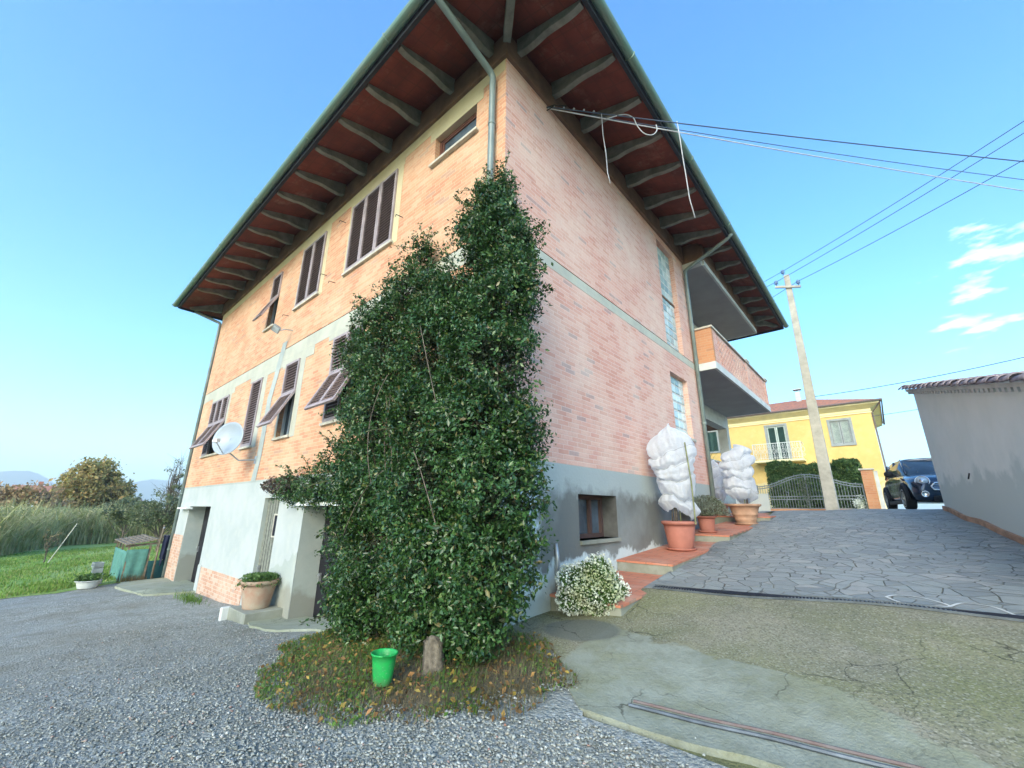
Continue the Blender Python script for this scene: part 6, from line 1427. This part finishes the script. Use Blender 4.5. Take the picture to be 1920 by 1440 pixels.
SUN_EL=math.radians(26); SUN_AZ=math.radians(158)   # azimuth measured from +Y clockwise seen from above
sd=Vector((math.sin(SUN_AZ)*math.cos(SUN_EL),math.cos(SUN_AZ)*math.cos(SUN_EL),math.sin(SUN_EL)))
sl_=bpy.data.lights.new('sun','SUN'); sl_.energy=.85; sl_.angle=math.radians(25); sl_.color=(1,.90,.76); so=bpy.data.objects.new('sun',sl_); col.objects.link(so); so.rotation_euler=(-sd).to_track_quat('-Z','Y').to_euler(); so.location=(0,0,30)
w=bpy.data.worlds.new('World'); scn.world=w; w.use_nodes=True; nt=w.node_tree; bg=nt.nodes['Background']
sky=nt.nodes.new('ShaderNodeTexSky'); sky.sky_type='NISHITA'; sky.sun_disc=False; sky.sun_elevation=SUN_EL; sky.sun_rotation=SUN_AZ; sky.air_density=1.0; sky.dust_density=1.6; sky.ozone_density=1.6
# small torn clouds low in the sky to the north east
tc=nt.nodes.new('ShaderNodeTexCoord'); mp=nt.nodes.new('ShaderNodeMapping'); mp.inputs['Rotation'].default_value=(0,.5,0); mp.inputs['Scale'].default_value=(1,1,3.4); nt.links.new(tc.outputs['Generated'],mp.inputs['Vector'])
nz=nt.nodes.new('ShaderNodeTexNoise'); nz.inputs['Scale'].default_value=14; nz.inputs['Detail'].default_value=7; nz.inputs['Roughness'].default_value=.55; nt.links.new(mp.outputs[0],nz.inputs['Vector'])
cd=nt.nodes.new('ShaderNodeVectorMath'); cd.operation='DOT_PRODUCT'; cdir=Vector((.245,.920,.318)).normalized(); cd.inputs[1].default_value=cdir; nt.links.new(tc.outputs['Generated'],cd.inputs[0])
rm=nt.nodes.new('ShaderNodeMapRange'); rm.inputs[1].default_value=.983; rm.inputs[2].default_value=.9985; rm.interpolation_type='SMOOTHSTEP'; nt.links.new(cd.outputs['Value'],rm.inputs[0])
ad=nt.nodes.new('ShaderNodeMath'); ad.operation='MULTIPLY_ADD'; ad.inputs[1].default_value=.175; nt.links.new(rm.outputs[0],ad.inputs[0]); nt.links.new(nz.outputs['Fac'],ad.inputs[2])
cr=nt.nodes.new('ShaderNodeMapRange'); cr.inputs[1].default_value=.68; cr.inputs[2].default_value=.98; nt.links.new(ad.outputs[0],cr.inputs[0]); ml=nt.nodes.new('ShaderNodeMath'); ml.operation='MULTIPLY'; ml.use_clamp=True; m2_=nt.nodes.new('ShaderNodeMath'); m2_.operation='MULTIPLY'; m2_.use_clamp=True; m2_.inputs[1].default_value=3; nt.links.new(rm.outputs[0],m2_.inputs[0]); nt.links.new(cr.outputs[0],ml.inputs[0]); nt.links.new(m2_.outputs[0],ml.inputs[1])
mx=nt.nodes.new('ShaderNodeMix'); mx.data_type='RGBA'; mx.inputs[7].default_value=(7.2,6.7,6.5,1); nt.links.new(ml.outputs[0],mx.inputs[0]); nt.links.new(sky.outputs[0],mx.inputs[6])
tn=nt.nodes.new('ShaderNodeMix'); tn.data_type='RGBA'; tn.blend_type='MULTIPLY'; tn.inputs[0].default_value=1; tn.inputs[7].default_value=(.85,1.02,1.06,1); hs=nt.nodes.new('ShaderNodeHueSaturation'); hs.inputs['Saturation'].default_value=1.33; nt.links.new(sky.outputs[0],hs.inputs['Color']); nt.links.new(hs.outputs[0],mx.inputs[6]); nt.links.new(mx.outputs[2],tn.inputs[6]); nt.links.new(tn.outputs[2],bg.inputs['Color']); bg.inputs['Strength'].default_value=.15
scn.view_settings.view_transform='Standard'; scn.view_settings.look='None'; scn.view_settings.gamma=1; scn.view_settings.use_curve_mapping=False; scn.view_settings.exposure=1.72
scn.cycles.max_bounces=6; scn.cycles.diffuse_bounces=3; scn.cycles.transparent_max_bounces=8; scn.cycles.use_denoising=True
# ------------------------------------------------------------------ haze
hm=bpy.data.materials.new('haze_air'); hm.use_nodes=True; hn=hm.node_tree; hn.nodes.remove(hn.nodes['Principled BSDF'])
pv=hn.nodes.new('ShaderNodeVolumePrincipled'); pv.inputs['Color'].default_value=(.93,.97,1,1); pv.inputs['Density'].default_value=.0005; pv.inputs['Anisotropy'].default_value=.2; hn.links.new(pv.outputs[0],hn.nodes['Material Output'].inputs['Volume'])
m=MB(); m.box(-4100,300,-4100,4100,-60,260); o=m.build('haze',hm); o['kind']='stuff'; o['label']='pale blue haze between the yard and the far hills'; o['category']='haze'
scn.cycles.volume_bounces=1; scn.cycles.volume_step_rate=10
